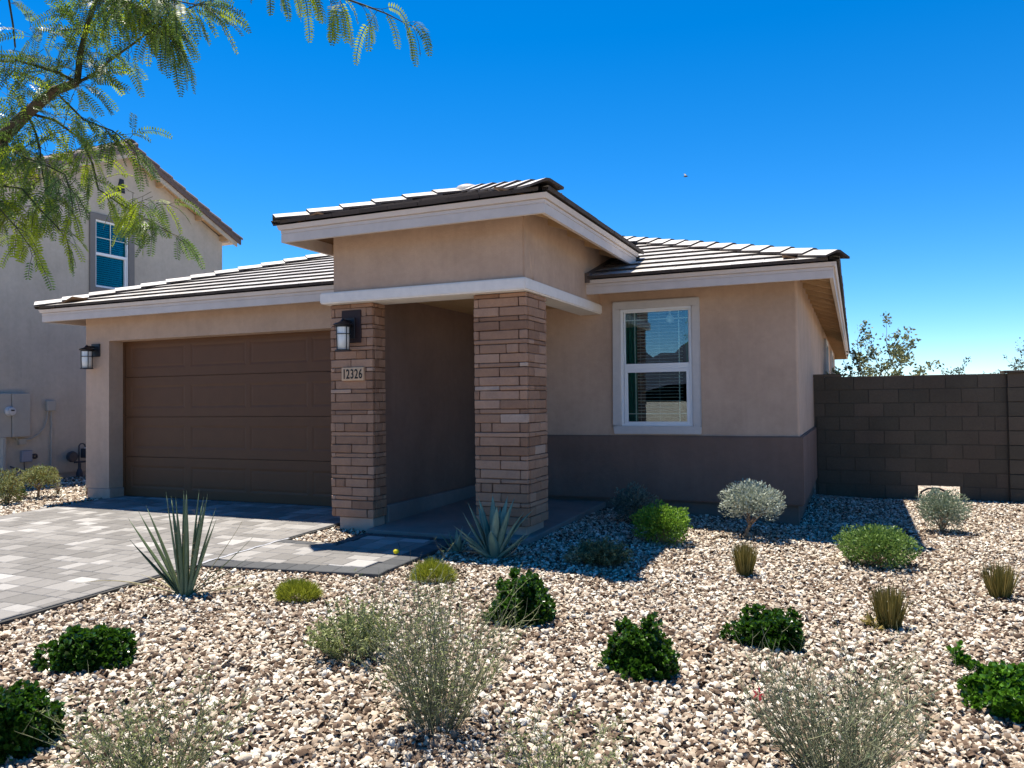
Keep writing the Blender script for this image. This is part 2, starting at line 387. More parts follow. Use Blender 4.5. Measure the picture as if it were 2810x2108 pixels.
# desert hills seen only as a reflection in the window
hx = np.linspace(-1500, 1500, 121); hy = np.linspace(-2000, -800, 25)
HX, HY = np.meshgrid(hx, hy)
hh = 62*np.exp(-((HX+420)/330)**2)+62*np.exp(-((HX+120)/110)**2)+75*np.exp(-((HX-330)/260)**2)+60*np.exp(-((HX+700)/300)**2)+50*np.exp(-((HX-1050)/300)**2)
hh = hh*(1+.18*np.sin(HX*.031)+.12*np.sin(HX*.083+HY*.02))*np.exp(-((HY+1150)/260)**2)*1.15-3
ii = (np.arange(24)[:, None]*121+np.arange(120)[None]).ravel()
struct(np_mesh('hills', np.stack([HX, HY, hh], -1).reshape(-1, 3), np.stack([ii, ii+1, ii+122, ii+121], 1), 'hill_rock', smooth=True))

# ------------------------------------------------------------------ paving
def drive_z(y): return -.027*(1.2-y)
def sheet(name, poly, dz, mat, parent=None, th=.06):
    b = MB(); n = len(poly)
    top = [(x, y, drive_z(y)+dz) for x, y in poly]; bot = [(x, y, drive_z(y)+dz-th) for x, y in poly]
    b.add(bot+top, [tuple(range(n))[::-1], tuple(range(n, 2*n))]+[(i,(i+1)%n,n+(i+1)%n,n+i) for i in range(n)])
    return b.build(name, mat, parent)
driveway = struct(sheet('driveway', [(-7.02, -8.9), (-2.40, -8.9), (-2.40, 1.35), (-7.02, 1.35)], -.012, 'joint_sand'))
PM = {}
def paver_mesh(w, d, mat):
    k = (round(w, 3), round(d, 3), mat)
    if k in PM: return PM[k]
    b = MB(); e = .006; t = .0
    x, y = w/2, d/2
    b.add([(-x,-y,-.04),(x,-y,-.04),(x,y,-.04),(-x,y,-.04),(-x,-y,-.005),(x,-y,-.005),(x,y,-.005),(-x,y,-.005),
           (-x+e,-y+e,0),(x-e,-y+e,0),(x-e,y-e,0),(-x+e,y-e,0)],
          [(0,1,5,4),(1,2,6,5),(2,3,7,6),(3,0,4,7),(4,5,9,8),(5,6,10,9),(6,7,11,10),(7,4,8,11),(8,9,10,11)])
    me = bpy.data.meshes.new('paver'); me.from_pydata(b.v, [], b.f); me.materials.append(MATS[mat]); me.update()
    PM[k] = me; return me
# courses of three paver sizes
slots = []
y = 1.2; row = 0
while y > -8.8:
    d = [.15, .15, .225, .15, .225][row % 5]
    x = -7.01-random.random()*.2
    while x < -2.42:
        w = random.choice([.15, .15, .225, .225, .30])
        x0, x1 = max(x, -7.01), min(x+w, -2.43)
        if x1-x0 > .05: slots.append(((x0+x1)/2, y-d/2, x1-x0-.005, d-.005))
        x += w
    y -= d; row += 1
cpos = Vector((2.963, -7.151, 1.321))
def in_view(x, y, z, m=1.08):
    d = Vector((x, y, z))-cpos; w = d.dot(F_)
    if w < .3: return False
    return abs(d.dot(R_)/w) < .6533*m and abs(d.dot(U_)/w) < .490*m
vis = sorted([s for s in slots if in_view(s[0], s[1], -.1)], key=lambda s: (Vector((s[0], s[1], 0))-cpos).length/math.sqrt(s[2]*s[3]))
near = set(vis[:300])
tilt = Matrix.Rotation(math.atan(.027), 4, 'X')
rest = MB()
for s in slots:
    mt = Matrix.Translation((s[0], s[1], drive_z(s[1])+random.uniform(-.0018, .0018))) @ tilt @ Matrix.Rotation(random.uniform(-.004, .004), 4, 'Y')
    me = paver_mesh(s[2], s[3], 'paver')
    if s in near:
        o = bpy.data.objects.new('paver', me); COL.objects.link(o); o.parent = driveway; o.matrix_basis = mt
    else:
        rest.add([mt @ v.co for v in me.vertices], [tuple(p.vertices) for p in me.polygons])
stuff(rest.build('pavers', 'paver_many', driveway))
# walkway: strip from the driveway and leg up to the porch
WZ = 0.0
walkway = struct(sheet('walkway', [(-2.40, -1.88), (-.66, -1.66), (-.64, -.17), (-1.80, -.17), (-1.84, -.68), (-2.40, -.74)], -.014, 'joint_sand'))
def put_paver(x, y, w, d, mat, name, parent, ang=0):
    o = bpy.data.objects.new(name, paver_mesh(w, d, mat)); COL.objects.link(o); o.parent = parent
    o.matrix_basis = Matrix.Translation((x, y, drive_z(y)+random.uniform(-.0015, .0015))) @ tilt @ Matrix.Rotation(ang, 4, 'Z')
sk = math.atan2(.22, 1.74)
# lower border (slightly skew), upper border, right border
n = 8
for i in range(n):
    t = (i+.5)/n; put_paver(-2.39+t*1.74, -1.79+t*.215, 1.74/n-.004, .20, 'paver_charcoal', 'border_paver', walkway, sk)
for i in range(8):
    put_paver(-.755, -1.42+i*.163, .20, .158, 'paver_charcoal', 'border_paver', walkway)
for i in range(3): put_paver(-1.745, -.26-i*.163, .11, .158, 'paver_charcoal', 'border_paver', walkway)
for i in range(4): put_paver(-1.59+i*.178, -.235, .174, .11, 'paver_charcoal', 'border_paver', walkway)
for i in range(3):
    put_paver(-2.30+i*.178, -.80, .174, .12, 'paver_charcoal', 'border_paver', walkway)
y = -1.52; row = 0
yy = -.30
while yy > -1.66:
    d = [.15, .15, .225, .15][row % 4]
    x = -2.38-random.random()*.15
    while x < -.86:
        w = random.choice([.15, .225, .225, .30])
        x0, x1 = max(x, -2.38), min(x+w, -.862)
        lo = -1.685+(((x0+x1)/2)+2.39)*.1236
        y0, y1 = max(yy-d, lo), yy
        up = -.865 if x0 < -1.80 else -.66
        if x0 >= -1.69: up = -.295
        elif x1 > -1.64 and yy > -.76: x0 = -1.688; up = -.295
        elif x1 > -1.80: up = -.745
        else: up = -.865
        y1 = min(y1, up)
        if x1-x0 > .05 and y1-y0 > .03: put_paver((x0+x1)/2, (y0+y1)/2, x1-x0-.005, y1-y0-.005, 'paver', 'paver', walkway)
        x += w
    yy -= d; row += 1
# pale chalky residue along the joint between drive and walk
b = MB(); pts = []
for i in range(26):
    t = i/25; yv = -1.93+t*1.25
    pts.append((yv, -2.392+.01*math.sin(i*1.1), .010+.016*abs(math.sin(i*1.9))*(1-.5*t)))
for i in range(25):
    a, c = pts[i], pts[i+1]
    b.add([(a[1]-a[2], a[0], drive_z(a[0])+.005), (a[1]+a[2], a[0], drive_z(a[0])+.005), (c[1]+c[2], c[0], drive_z(c[0])+.005), (c[1]-c[2], c[0], drive_z(c[0])+.005)], [(0,1,2,3)])
MATS['residue'] = mat_paint('residue', (0.33, 0.335, 0.36), 0.9, 0.2, 0.2, 60)
o = b.build('chalk_streak', 'residue', driveway); o['label'] = 'pale chalky streak along the paver joint'

# ------------------------------------------------------------------ the house
house = thing('house', 'single storey tan stucco house with brown garage door and two stone pillars', 'house', (0, 0, 0))
HP = house
S = 'stucco'
Yg, Yd, Yw = .958, 1.206, 2.395
XL, XR = -7.494, 2.375
ZB = 2.4185; ZT = 2.5401
# garage front wall with its opening
b = MB()
b.box(XL+.03, Yg, .13, -6.996, Yd+.12, 2.85)
b.box(-6.996, Yg, 2.2775, -2.44, Yd+.12, 2.85)
b.box(-2.44, Yg, .0, -1.95, Yd+.12, 2.85)
b.box(XL, Yg+.03, .13, XL+.15, 21, 2.85)
for k in range(4):
    a0, a1 = math.pi+k*math.pi/8, math.pi+(k+1)*math.pi/8
    c = (XL+.03, Yg+.03)
    b.prism([c, (c[0]+.03*math.cos(a0), c[1]+.03*math.sin(a0)), (c[0]+.03*math.cos(a1), c[1]+.03*math.sin(a1))], .13, 2.85)
b.build('wall', S, HP)
b = MB(); b.box(XL+.05, Yg-.004, -.25, -6.975, Yd+.1, .127); b.box(XL+.05, Yd+.1, -.25, XL+.16, 21, .127)
b.build('foundation', 'concrete_tan', HP, bevel=.008)
b = MB(); b.box(-6.99, Yd-.006, 0.0, -2.42, Yd+.3, .004); 
# garage door: four sections of long panels
gd = MB(); gd.box(-6.99, Yd+.045, -.06, -2.44, Yd+.09, 2.30); gd = gd.build('garage_door', 'door_paint', HP)
gd['label'] = 'brown sectional garage door with recessed panels'
seams = [0.0, .58, 1.163, 1.747, 2.33]
cols = [(-6.84, -5.78), (-5.67, -4.66), (-4.60, -3.62), (-3.56, -2.58)]
for k in range(4):
    z0, z1 = seams[k]+.004, min(seams[k+1]-.004, 2.32)
    b = MB()
    # section slab as a frame round the recessed fields
    zi0, zi1 = seams[k]+.125, seams[k+1]-.125
    b.box(-6.985, Yd, z0, -2.445, Yd+.04, zi0); b.box(-6.985, Yd, zi1, -2.445, Yd+.04, z1)
    xe = [-6.985]+[v for c in cols for v in c]+[-2.445]
    for i in range(0, len(xe), 2): b.box(xe[i], Yd, zi0, xe[i+1], Yd+.04, zi1)
    for (c0, c1) in cols:
        # bevelled field: sloping rim then raised centre
        e = .03; yb = Yd+.0055; yf = Yd+.0025
        for (p0, p1, y0_, y1_) in ((0, e, Yd, yb), (e, 2*e, yb, yf)):
            o1 = [(c0+p0, zi0+p0), (c1-p0, zi0+p0), (c1-p0, zi1-p0), (c0+p0, zi1-p0)]
            o2 = [(c0+p1, zi0+p1), (c1-p1, zi0+p1), (c1-p1, zi1-p1), (c0+p1, zi1-p1)]
            b.add([(x, y0_, z) for x, z in o1]+[(x, y1_, z) for x, z in o2], [(i, (i+1) % 4, 4+(i+1) % 4, 4+i) for i in range(4)])
        b.add([(c0+2*e, yf, zi0+2*e), (c1-2*e, yf, zi0+2*e), (c1-2*e, yf, zi1-2*e), (c0+2*e, yf, zi1-2*e)], [(0,1,2,3)])
    b.build('panel', 'door_paint', gd)
b = MB(); b.box(-6.995, Yd-.012, 0, -6.955, Yd-.001, 2.275); b.box(-6.955, Yd-.012, 2.245, -2.44, Yd-.001, 2.275); b.build('weather_strip', 'door_paint', gd)
b = MB(); b.box(-6.985, Yd+.002, -.03, -2.445, Yd+.03, .0035); b.build('bottom_seal', 'black_metal', gd)

# portico box over the entry
xbl, xbr, ybf = -2.256, .0146, -.084
b = MB(); b.box(xbl, ybf, ZT-.01, xbr, ybf+.25, 3.30); b.box(xbl, ybf+.25, ZT-.01, xbl+.2, 4.2, 3.30); b.box(xbr-.2, ybf+.25, ZT-.01, xbr, 4.2, 3.30)
b.build('wall', S, HP, bevel=.012, seg=2)
# porch ceiling
b = MB(); b.box(xbl+.05, .0, ZT-.012, xbr-.01, 3.6, ZT+.02); b.build('porch_ceiling', 'soffit_paint', HP)
# stucco beam: front run, right run to the wing wall, left return
b = MB()
bl, br, bf = -2.406, .045, -.130
pts = [(bl, bf), (br, bf), (br, Yw+.01), (-.253, Yw+.01), (-.253, .262), (-1.79, .262), (-1.79, .262), (bl, .262)]
pts = [(bl, bf), (br, bf), (br, Yw+.01), (-.253, Yw+.01), (-.253, .262), (-2.16, .262), (-2.16, Yg+.01), (bl, Yg+.01)]
b.prism(pts, ZB, ZT); b.build('beam', 'stucco_beam', HP, bevel=.013, seg=2)
# entry side wall and back wall with the front door
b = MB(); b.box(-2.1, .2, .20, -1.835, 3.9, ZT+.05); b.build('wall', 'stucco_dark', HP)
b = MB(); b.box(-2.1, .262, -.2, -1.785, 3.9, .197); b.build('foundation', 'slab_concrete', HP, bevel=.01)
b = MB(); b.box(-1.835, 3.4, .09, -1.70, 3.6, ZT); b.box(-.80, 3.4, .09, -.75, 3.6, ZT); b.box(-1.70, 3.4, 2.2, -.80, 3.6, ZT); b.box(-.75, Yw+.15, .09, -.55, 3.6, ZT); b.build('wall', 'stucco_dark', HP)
fd = MB(); fd.box(-1.70, 3.45, .09, -.80, 3.50, 2.2); fd = fd.build('front_door', 'door_paint', HP)
for z0, z1 in ((.25, .9), (1.05, 2.05)):
    for x0 in (-1.6, -1.2): b = MB(); b.box(x0, 3.44, z0, x0+.3, 3.452, z1); b.build('panel', 'door_paint', fd, bevel=.004)
b = MB(); b.lathe((-.88, 3.40, 1.05), [(0, 0), (.03, .005), (.03, .03), (.012, .04), (.012, .06)], 12, 'y'); b.build('handle', 'black_metal', fd)

# porch slab
b = MB(); b.add([(-1.795, -.16, -.2), (.05, -.16, -.2), (.05, 3.5, -.2), (-1.795, 3.5, -.2), (-1.795, -.16, -.006), (.05, -.16, -.006), (.05, 3.5, .075), (-1.795, 3.5, .075)], [(0,3,2,1),(4,5,6,7),(0,1,5,4),(1,2,6,5),(2,3,7,6),(3,0,4,7)])
porch = struct(b.build('porch_slab', 'slab_concrete', None, bevel=.008))

# ---- stone pillars
stone_meshes = {}
def stone_mesh(w, h, d, seed):
    k = (round(w, 2), round(h, 3), round(d, 3), seed)
    if k in stone_meshes: return stone_meshes[k]
    r = random.Random(hash(k) & 0xffff)
    b = MB(); b.box(-w/2, -d/2, -h/2, w/2, d/2, h/2)
    me = bpy.data.meshes.new('stone'); me.from_pydata(b.v, [], b.f)
    bm = bmesh.new(); bm.from_mesh(me)
    bmesh.ops.bevel(bm, geom=bm.edges, offset=.006, segments=1, affect='EDGES')
    for v in bm.verts:
        v.co += Vector((r.uniform(-.0022, .0022), r.uniform(-.003, .003), r.uniform(-.0022, .0022)))
    bm.to_mesh(me); bm.free(); me.materials.append(MATS['ledge_stone']); stone_meshes[k] = me
    return me
PIL_H = [.098, .047, .083, .083, .047, .083, .083]
def pillar(x0, x1, y0, y1, z0, z1, right_end, core_w, extra_left=0):
    """stones laid in ledger courses round a mortar core"""
    b = MB(); e = .014
    b.box(x0+e, y0+e, z0, x1-e, y1-e*.2, z1); core = b.build('pillar', 'mortar', HP)
    H = z1-z0; seq = []; z = 0; k = 0
    pat = [.092, .092, .047]
    while z < H-.03:
        seq.append(pat[k % len(pat)]); z += pat[k % len(pat)]; k += 1
    sc = H/sum(seq); zz = z0; g_ = .007
    W = x1-x0; Dp = y1-y0
    mod = 0
    for c, h0 in enumerate(seq):
        h = h0*sc
        gsel = (c//3) % 2; tier = c % 3
        isA = (tier == 0) != (gsel == 1) if tier < 2 else gsel == 0
        A_, B_ = ([0, .11, .85, 1.0], [0, .49, 1.0]) if W < .57 else ([0, .10, .85, 1.0], [0, .49, 1.0])
        fr = A_ if isA else B_
        if isA and tier < 2 and (c//3) % 3 == 1: fr = [0, .11, [.33, .62][(c//6) % 2], .85, 1.0]
        if tier == 2 and c % 12 == 11: fr = [0, 1.0]
        for i in range(len(fr)-1):
            a, d_ = x0+fr[i]*W, x0+fr[i+1]*W
            w = d_-a-g_; proud = random.uniform(-.004, .007)
            if w < .02: continue
            depth = .05
            # corner stones wrap to the side face
            o = bpy.data.objects.new('stone', stone_mesh(w+(.0), h-g_, depth, (c*7+i) % 5)); COL.objects.link(o); o.parent = core
            o.location = ((a+d_)/2, y0+depth/2-proud, zz+h/2)
            o.rotation_euler = (random.uniform(-.006, .006), random.uniform(-.004, .004), random.uniform(-.01, .01))
        # right side face
        fs = ([0, .58, 1.0] if isA else [0, .30, .88, 1.0]) if Dp > .4 else ([0, .70, 1.0] if isA else [0, .38, 1.0])
        for i in range(len(fs)-1):
            a, d_ = y0+.05+fs[i]*(Dp-.05), y0+.05+fs[i+1]*(Dp-.05)
            w = d_-a-(g_ if i or 1 else 0)
            if w < .02: continue
            o = bpy.data.objects.new('stone', stone_mesh(w, h-g_, .05, (c*5+i+2) % 5)); COL.objects.link(o); o.parent = core
            o.location = (x1-.025+random.uniform(-.003, .005), (a+d_)/2, zz+h/2)
            o.rotation_euler = (random.uniform(-.004, .004), random.uniform(-.005, .005), math.pi/2+random.uniform(-.008, .008))
        # left side, hidden from the street but real
        if c % 2 == 0 and right_end:
            pass
        zz += h
    return core
pl = pillar(-2.360, -1.803, 0, .252, .085, ZB-.002, False, .5)
pl['label'] = 'narrow stone veneer pillar beside the garage door'
pr = pillar(-.586, 0.0, 0, .545, .087, ZB-.002, True, .5)
pr['label'] = 'wide stone veneer pillar at the porch corner'
# left and rear cladding of the pillars as plain ledger courses
for (x, y0, y1, core) in ((-.586, .03, .5, pr), (-2.360, .03, .2, pl)):
    b = MB(); zz = .09
    while zz < ZB-.05:
        b.box(x-.002, y0, zz, x+.03, y1, zz+.084); zz += .0915
    o = b.build('side_stones', 'ledge_stone', core, bevel=.005); stuff(o)
b = MB(); b.box(-2.27, .028, -.25, -1.825, .25, .083); b.build('foundation', 'concrete_tan', HP, bevel=.008)
b = MB(); b.box(-.53, .05, -.25, -.045, .52, .084); b.build('foundation', 'concrete_tan', HP, bevel=.008)

# ---- wing walls
wx0, wx1, wz0, wz1 = .295, 1.160, 1.003, 2.462
b = MB()
b.box(-.75, Yw, .10, wx0, Yw+.15, 2.86); b.box(wx1, Yw, .10, XR-.03, Yw+.15, 2.86)
b.box(wx0, Yw, .10, wx1, Yw+.15, wz0); b.box(wx0, Yw, wz1, wx1, Yw+.15, 2.86)
b.box(XR-.15, Yw+.03, .10, XR, 20.8, 2.86); b.box(XL, 20.65, .1, XR, 20.8, 2.86)
c = (XR-.03, Yw+.03)
for k in range(4):
    a0, a1 = -math.pi/2+k*math.pi/8, -math.pi/2+(k+1)*math.pi/8
    b.prism([c, (c[0]+.03*math.cos(a0), c[1]+.03*math.sin(a0)), (c[0]+.03*math.cos(a1), c[1]+.03*math.sin(a1))], .10, 2.86)
b.build('wall', S, HP)
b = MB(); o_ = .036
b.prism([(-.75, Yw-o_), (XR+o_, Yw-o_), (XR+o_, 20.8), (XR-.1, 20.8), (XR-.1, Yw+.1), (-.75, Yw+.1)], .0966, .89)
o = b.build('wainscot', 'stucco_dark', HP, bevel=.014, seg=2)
b = MB(); b.prism([(-.75, Yw+.03), (XR-.03, Yw+.03), (XR-.03, 20.7), (-.75, 20.7)], -.35, .094); b.build('foundation', 'concrete_shaded', HP)

# ---- window of the wing
win = MB()
def frame_of(b, x0, x1, z0, z1, w, y0, y1):
    b.box(x0, y0, z0, x1, y1, z0+w); b.box(x0, y0, z1-w, x1, y1, z1); b.box(x0, y0, z0+w, x0+w, y1, z1-w); b.box(x1-w, y0, z0+w, x1, y1, z1-w)
b = MB()
tx0, tx1, tz0, tz1 = .188, 1.268, .9063, 2.562
frame_of(b, tx0, tx1, tz0, tz1, .1, Yw-.035, Yw+.02)
window = b.build('window', 'stucco_trim', HP, bevel=.01, seg=2); window['label'] = 'front window with pale stucco surround and half open blinds'
b = MB(); frame_of(b, tx0+.1, tx1-.1, tz0+.1, tz1-.1, .030, Yw-.015, Yw+.06); b.build('frame', 'vinyl', window, bevel=.003)
b = MB(); frame_of(b, .325, 1.138, 1.745, 2.432, .0145, Yw+.012, Yw+.05)
b.box(.325, Yw-.006, 1.712, 1.138, Yw+.045, 1.778); b.build('sash', 'vinyl', window, bevel=.002)
b = MB(); frame_of(b, .325, 1.138, 1.018, 1.712, .042, Yw-.008, Yw+.03); b.build('sash', 'vinyl', window, bevel=.003)
b = MB(); b.box(.335, Yw+.03, 1.77, 1.13, Yw+.034, 2.422); b.build('pane', 'glass', window)
b = MB(); b.box(.362, Yw+.010, 1.055, 1.10, Yw+.014, 1.705); b.build('pane', 'glass', window)
b = MB()
yb_ = Yw+.040
for x in (.455, 1.004): b.box(x-.006, yb_, 1.775, x+.006, yb_+.008, 2.42)
b.box(.335, yb_, 2.320, 1.13, yb_+.0078, 2.332)
b.build('muntin', 'muntin_paint', window)
b = MB(); yb_ = Yw+.020
for x in (.464, 1.007): b.box(x-.006, yb_, 1.055, x+.006, yb_+.008, 1.705)
b.box(.365, yb_, 1.152, 1.10, yb_+.0078, 1.164)
b.build('muntin', 'muntin_paint', window)
# blinds: every slat on its own
sm = MB(); sm.box(-.285, -.012, -.0014, .285, .012, .0014); sme = bpy.data.meshes.new('slat'); sme.from_pydata(sm.v, [], sm.f); sme.materials.append(MATS['blind'])
z = 2.41
while z > 1.08:
    o = bpy.data.objects.new('slat', sme); COL.objects.link(o); o.parent = window
    o.location = (.745, Yw+.130, z); o.rotation_euler = (-.12, random.uniform(-.003, .003), 0); z -= .0405
b = MB()
for x in (.50, .74, .98): b.tube([(x, Yw+.130, 2.44), (x, Yw+.130, 1.06)], .0012, 4)
b.build('blind_cord', 'blind', window)
# curtains: pleated sheets
for (x0, x1) in ((.28, .475), (1.075, 1.20)):
    n = 24; V = []; Fq = []
    for i in range(n+1):
        t = i/n; x = x0+(x1-x0)*t; yv = Yw+.088+.018*math.sin(t*22+.5)
        V += [(x, yv, 1.0), (x, yv, 2.46)]
    Fq = [(2*i, 2*i+2, 2*i+3, 2*i+1) for i in range(n)]
    o = np_mesh('curtain', V, Fq, 'curtain', window, True)
# dark room behind; white ball added for a round reflection in the glass
b = MB()
b.box(-.4, 5.2, .2, 2.2, 5.25, 2.55); b.box(-.45, Yw+.15, .2, -.4, 5.25, 2.55); b.box(2.15, Yw+.15, .2, 2.2, 5.25, 2.55)
b.box(-.45, Yw+.15, .15, 2.2, 5.25, .2); b.box(-.45, Yw+.15, 2.56, 2.2, 5.25, 2.6)
b.build('room', 'room_dark', HP)
b = MB(); b.lathe((.885, Yw+.10, 2.325), [(.001, -.052), (.03, -.043), (.047, -.022), (.052, 0), (.047, .022), (.03, .043), (.012, .055), (.012, .10)], 18)
o = b.build('globe_glint', 'opal_glass', HP, smooth=True); o['label'] = 'small white globe behind the front window standing in for a reflection'
# side wall pop-out windows
for (y0, y1) in ((10.8, 12.3), (15.3, 16.9)):
    b = MB(); z0, z1 = 1.0, 2.60
    b.box(XR-.01, y0, z0, XR+.05, y0+.12, z1); b.box(XR-.01, y1-.12, z0, XR+.05, y1, z1); b.box(XR-.01, y0+.12, z0, XR+.05, y1-.12, z0+.1); b.box(XR-.01, y0+.12, z1-.1, XR+.05, y1-.12, z1)
    w = b.build('window', 'stucco_trim', HP); w['label'] = 'side window seen edge on beyond the block wall'
    b = MB(); b.box(XR+.004, y0+.12, z0+.1, XR+.012, y1-.12, z1-.1); b.build('pane', 'glass_blue', w)

# ---- roofs
PITCH = 1/3.0
TILE_W, TILE_E = .335, .35
tile_proto = None
def tile_bm():
    b = MB(); w = TILE_W/2-.002; L = .42; t = .036
    # local: x along eave, y up the slope (0 = tail), z up; tail raised by resting on the course below
    b.add([(-w,0,.030),(w,0,.030),(w,L,.0),(-w,L,.0),(-w,0,.030+t),(w,0,.030+t),(w,L,t),(-w,L,t)],
          [(0,3,2,1),(4,5,6,7),(0,1,5,4),(1,2,6,5),(2,3,7,6),(3,0,4,7)])
    return b
tb = tile_bm(); tile_me = bpy.data.meshes.new('roof_tile'); tile_me.from_pydata(tb.v, [], tb.f); tile_me.materials.append(MATS['roof_tile']); tile_me.materials.append(MATS['tile_edge']); tile_me.update()
for p_ in tile_me.polygons: p_.material_index = 0 if p_.normal.z > .5 else 1
tiles_as_parts = []
tiles_rest = MB()
def roof_plane(E, u, s, length, run, clips, parts_ok, roof):
    """E eave start (3D, top of fascia), u eave direction, s horizontal up-slope direction"""
    E = Vector(E); u = Vector(u); s = Vector(s)
    up = (s+Vector((0, 0, PITCH))).normalized(); nn = u.cross(up)
    if nn.z < 0: nn = -nn
    M3 = Matrix((u, up, nn)).transposed().to_4x4()
    sl = run*math.sqrt(1+PITCH**2); k = 0; p = -.055
    while p < sl:
        x = -TILE_W*(.5 if k % 2 else 0)-.3
        while x < length+.3:
            o = E+u*(x+TILE_W/2)+up*p
            jig = random.uniform(-.004, .004)
            mt = Matrix.Translation(o+up*jig+nn*random.uniform(0, .002)) @ M3 @ Matrix.Rotation(random.uniform(-.004, .004), 4, 'Z')
            corners = [mt @ Vector(c) for c in ((-TILE_W/2, 0, 0), (TILE_W/2, 0, 0), (TILE_W/2, .36, 0), (-TILE_W/2, .36, 0))]
            state = 'in'
            for (px, py, nx_, ny_) in clips:   # keep side where (c-p).n > 0
                dd = [(c.x-px)*nx_+(c.y-py)*ny_ for c in corners]
                if max(dd) <= .05: state = 'out'; break
                if min(dd) < -.001: state = 'cut'
            if state != 'out': tiles_as_parts.append((parts_ok, mt, state, clips, o.copy(), roof))
            x += TILE_W
        p += TILE_E; k += 1
def flush_tiles():
    parts = [t for t in tiles_as_parts if t[0] and in_view(*t[4], 1.05)]
    parts.sort(key=lambda t: (t[4]-cpos).length); keep = set(id(t) for t in parts[:N_TILE_PARTS])
    rests = {}
    for t in tiles_as_parts:
        ok, mt, state, clips, o, roof = t
        if state == 'in' and id(t) in keep:
            ob = bpy.data.objects.new('roof_tile', tile_me); COL.objects.link(ob); ob.parent = roof; ob.matrix_basis = mt; continue
        bm = bmesh.new(); bm.from_mesh(tile_me); bm.transform(mt)
        if state == 'cut':
            for (px, py, nx_, ny_) in clips:
                g = bm.verts[:]+bm.edges[:]+bm.faces[:]
                if not g: break
                rr = bmesh.ops.bisect_plane(bm, geom=g, plane_co=(px, py, 0), plane_no=(nx_, ny_, 0), clear_inner=True)
                ce = [e for e in rr['geom_cut'] if isinstance(e, bmesh.types.BMEdge)]
        if bm.verts:
            if id(t) in keep:
                me = bpy.data.meshes.new('roof_tile'); bm.to_mesh(me); me.materials.append(MATS['roof_tile']); me.materials.append(MATS['tile_edge'])
                ob = bpy.data.objects.new('roof_tile', me); COL.objects.link(ob); ob.parent = roof
            else:
                r_ = rests.setdefault(roof.name, (roof, MB()))[1]
                bm.verts.index_update(); r_.add([v.co.copy() for v in bm.verts], [tuple(v.index for v in f.verts) for f in bm.faces])
        bm.free()
    for roof, mb in rests.values():
        o_t = stuff(mb.build('roof_tiles', 'tile_many', roof)); o_t.data.materials.append(MATS['tile_edge'])
        for p_ in o_t.data.polygons: p_.material_index = 0 if p_.normal.z > .8 else 1
def hip_caps(P0, d, n, roof, start=-.06, first_len=.42):
    """folded ridge caps stepping up a hip; P0 eave corner, d plan direction"""
    d = Vector((d[0], d[1], 0)).normalized(); rise = PITCH/math.sqrt(2) if abs(d.x)*abs(d.y) > .01 else 0
    ax = (d+Vector((0, 0, rise))).normalized(); side = Vector((-d.y, d.x, 0)); nn = ax.cross(side); nn = nn if nn.z > 0 else -nn
    for i in range(n):
        b = MB(); L = .42; w = .165; drop = .062; t = .022
        prof = [(-w, -drop), (-.02, 0), (.02, 0), (w, -drop), (w, -drop+t), (.02, t+.004), (-.02, t+.004), (-w, -drop+t)]
        vs = []
        for (yy_, rz) in ((0, .062), (L, .036)):
            for (px, pz) in prof: vs.append((px, yy_, pz+rz))
        m_ = len(prof)
        b.add(vs, [(k, (k+1) % m_, m_+(k+1) % m_, m_+k) for k in range(m_)]+[tuple(range(m_))[::-1], tuple(range(m_, 2*m_))])
        M3 = Matrix((side, ax, nn)).transposed().to_4x4()
        mt = Matrix.Translation(Vector(P0)+ax*(start+i*.36)+nn*(.045+random.uniform(-.002, .002))) @ M3 @ Matrix.Rotation(random.uniform(-.012, .012), 4, 'Z') @ Matrix.Rotation(random.uniform(-.006, .006), 4, 'X')
        me = CAPS.get('c')
        if me is None:
            me = bpy.data.meshes.new('hip_cap'); me.from_pydata(b.v, [], b.f); me.materials.append(MATS['roof_tile']); me.materials.append(MATS['tile_edge']); me.update(); CAPS['c'] = me
            for p_ in me.polygons: p_.material_index = 0 if (abs(p_.normal.z) > .6 and abs(p_.normal.y) < .5 and p_.index in (4, 5, 6)) else 1
        o = bpy.data.objects.new('hip_cap', me); COL.objects.link(o); o.parent = roof; o.matrix_basis = mt
CAPS = {}
def deck(poly, th=.03):
    b = MB(); n = len(poly)
    b.add([Vector(p)-Vector((0, 0, th)) for p in poly]+[Vector(p) for p in poly], [tuple(range(n))[::-1], tuple(range(n, 2*n))]+[(i,(i+1)%n,n+(i+1)%n,n+i) for i in range(n)])
    return b
def eave(P, Q, out, roof, zf, tf, mat='fascia_paint', ext=0.0):
    """fascia board with stepped crown strip between plan points P,Q; out = outward unit vector"""
    P = Vector((*P, 0)); Q = Vector((*Q, 0)); out = Vector((*out, 0)); al = (Q-P).normalized()
    b = MB()
    prof = [(-.038, 0), (0, 0), (0, tf*.48), (-.005, tf*.485), (-.005, tf*.52), (.002, tf*.525), (.002, tf*.70), (-.006, tf*.705), (-.006, tf*.735), (.020, tf*.74), (.034, tf), (-.038, tf)]
    m_ = len(prof); vs = []
    # mitre the ends outward by the profile offset
    for end, sgn in ((P, -1), (Q, 1)):
        for (o, z) in prof:
            mt = al*sgn*(o if ext else (0 if sgn*0 else 0))
            vs.append(end+out*o+(al*sgn*o if ext else Vector((0, 0, 0)))+Vector((0, 0, zf+z)))
    b.add(vs, [(k, (k+1) % m_, m_+(k+1) % m_, m_+k) for k in range(m_)]+[tuple(range(m_))[::-1], tuple(range(m_, 2*m_))])
    return b.build('fascia', mat, roof)

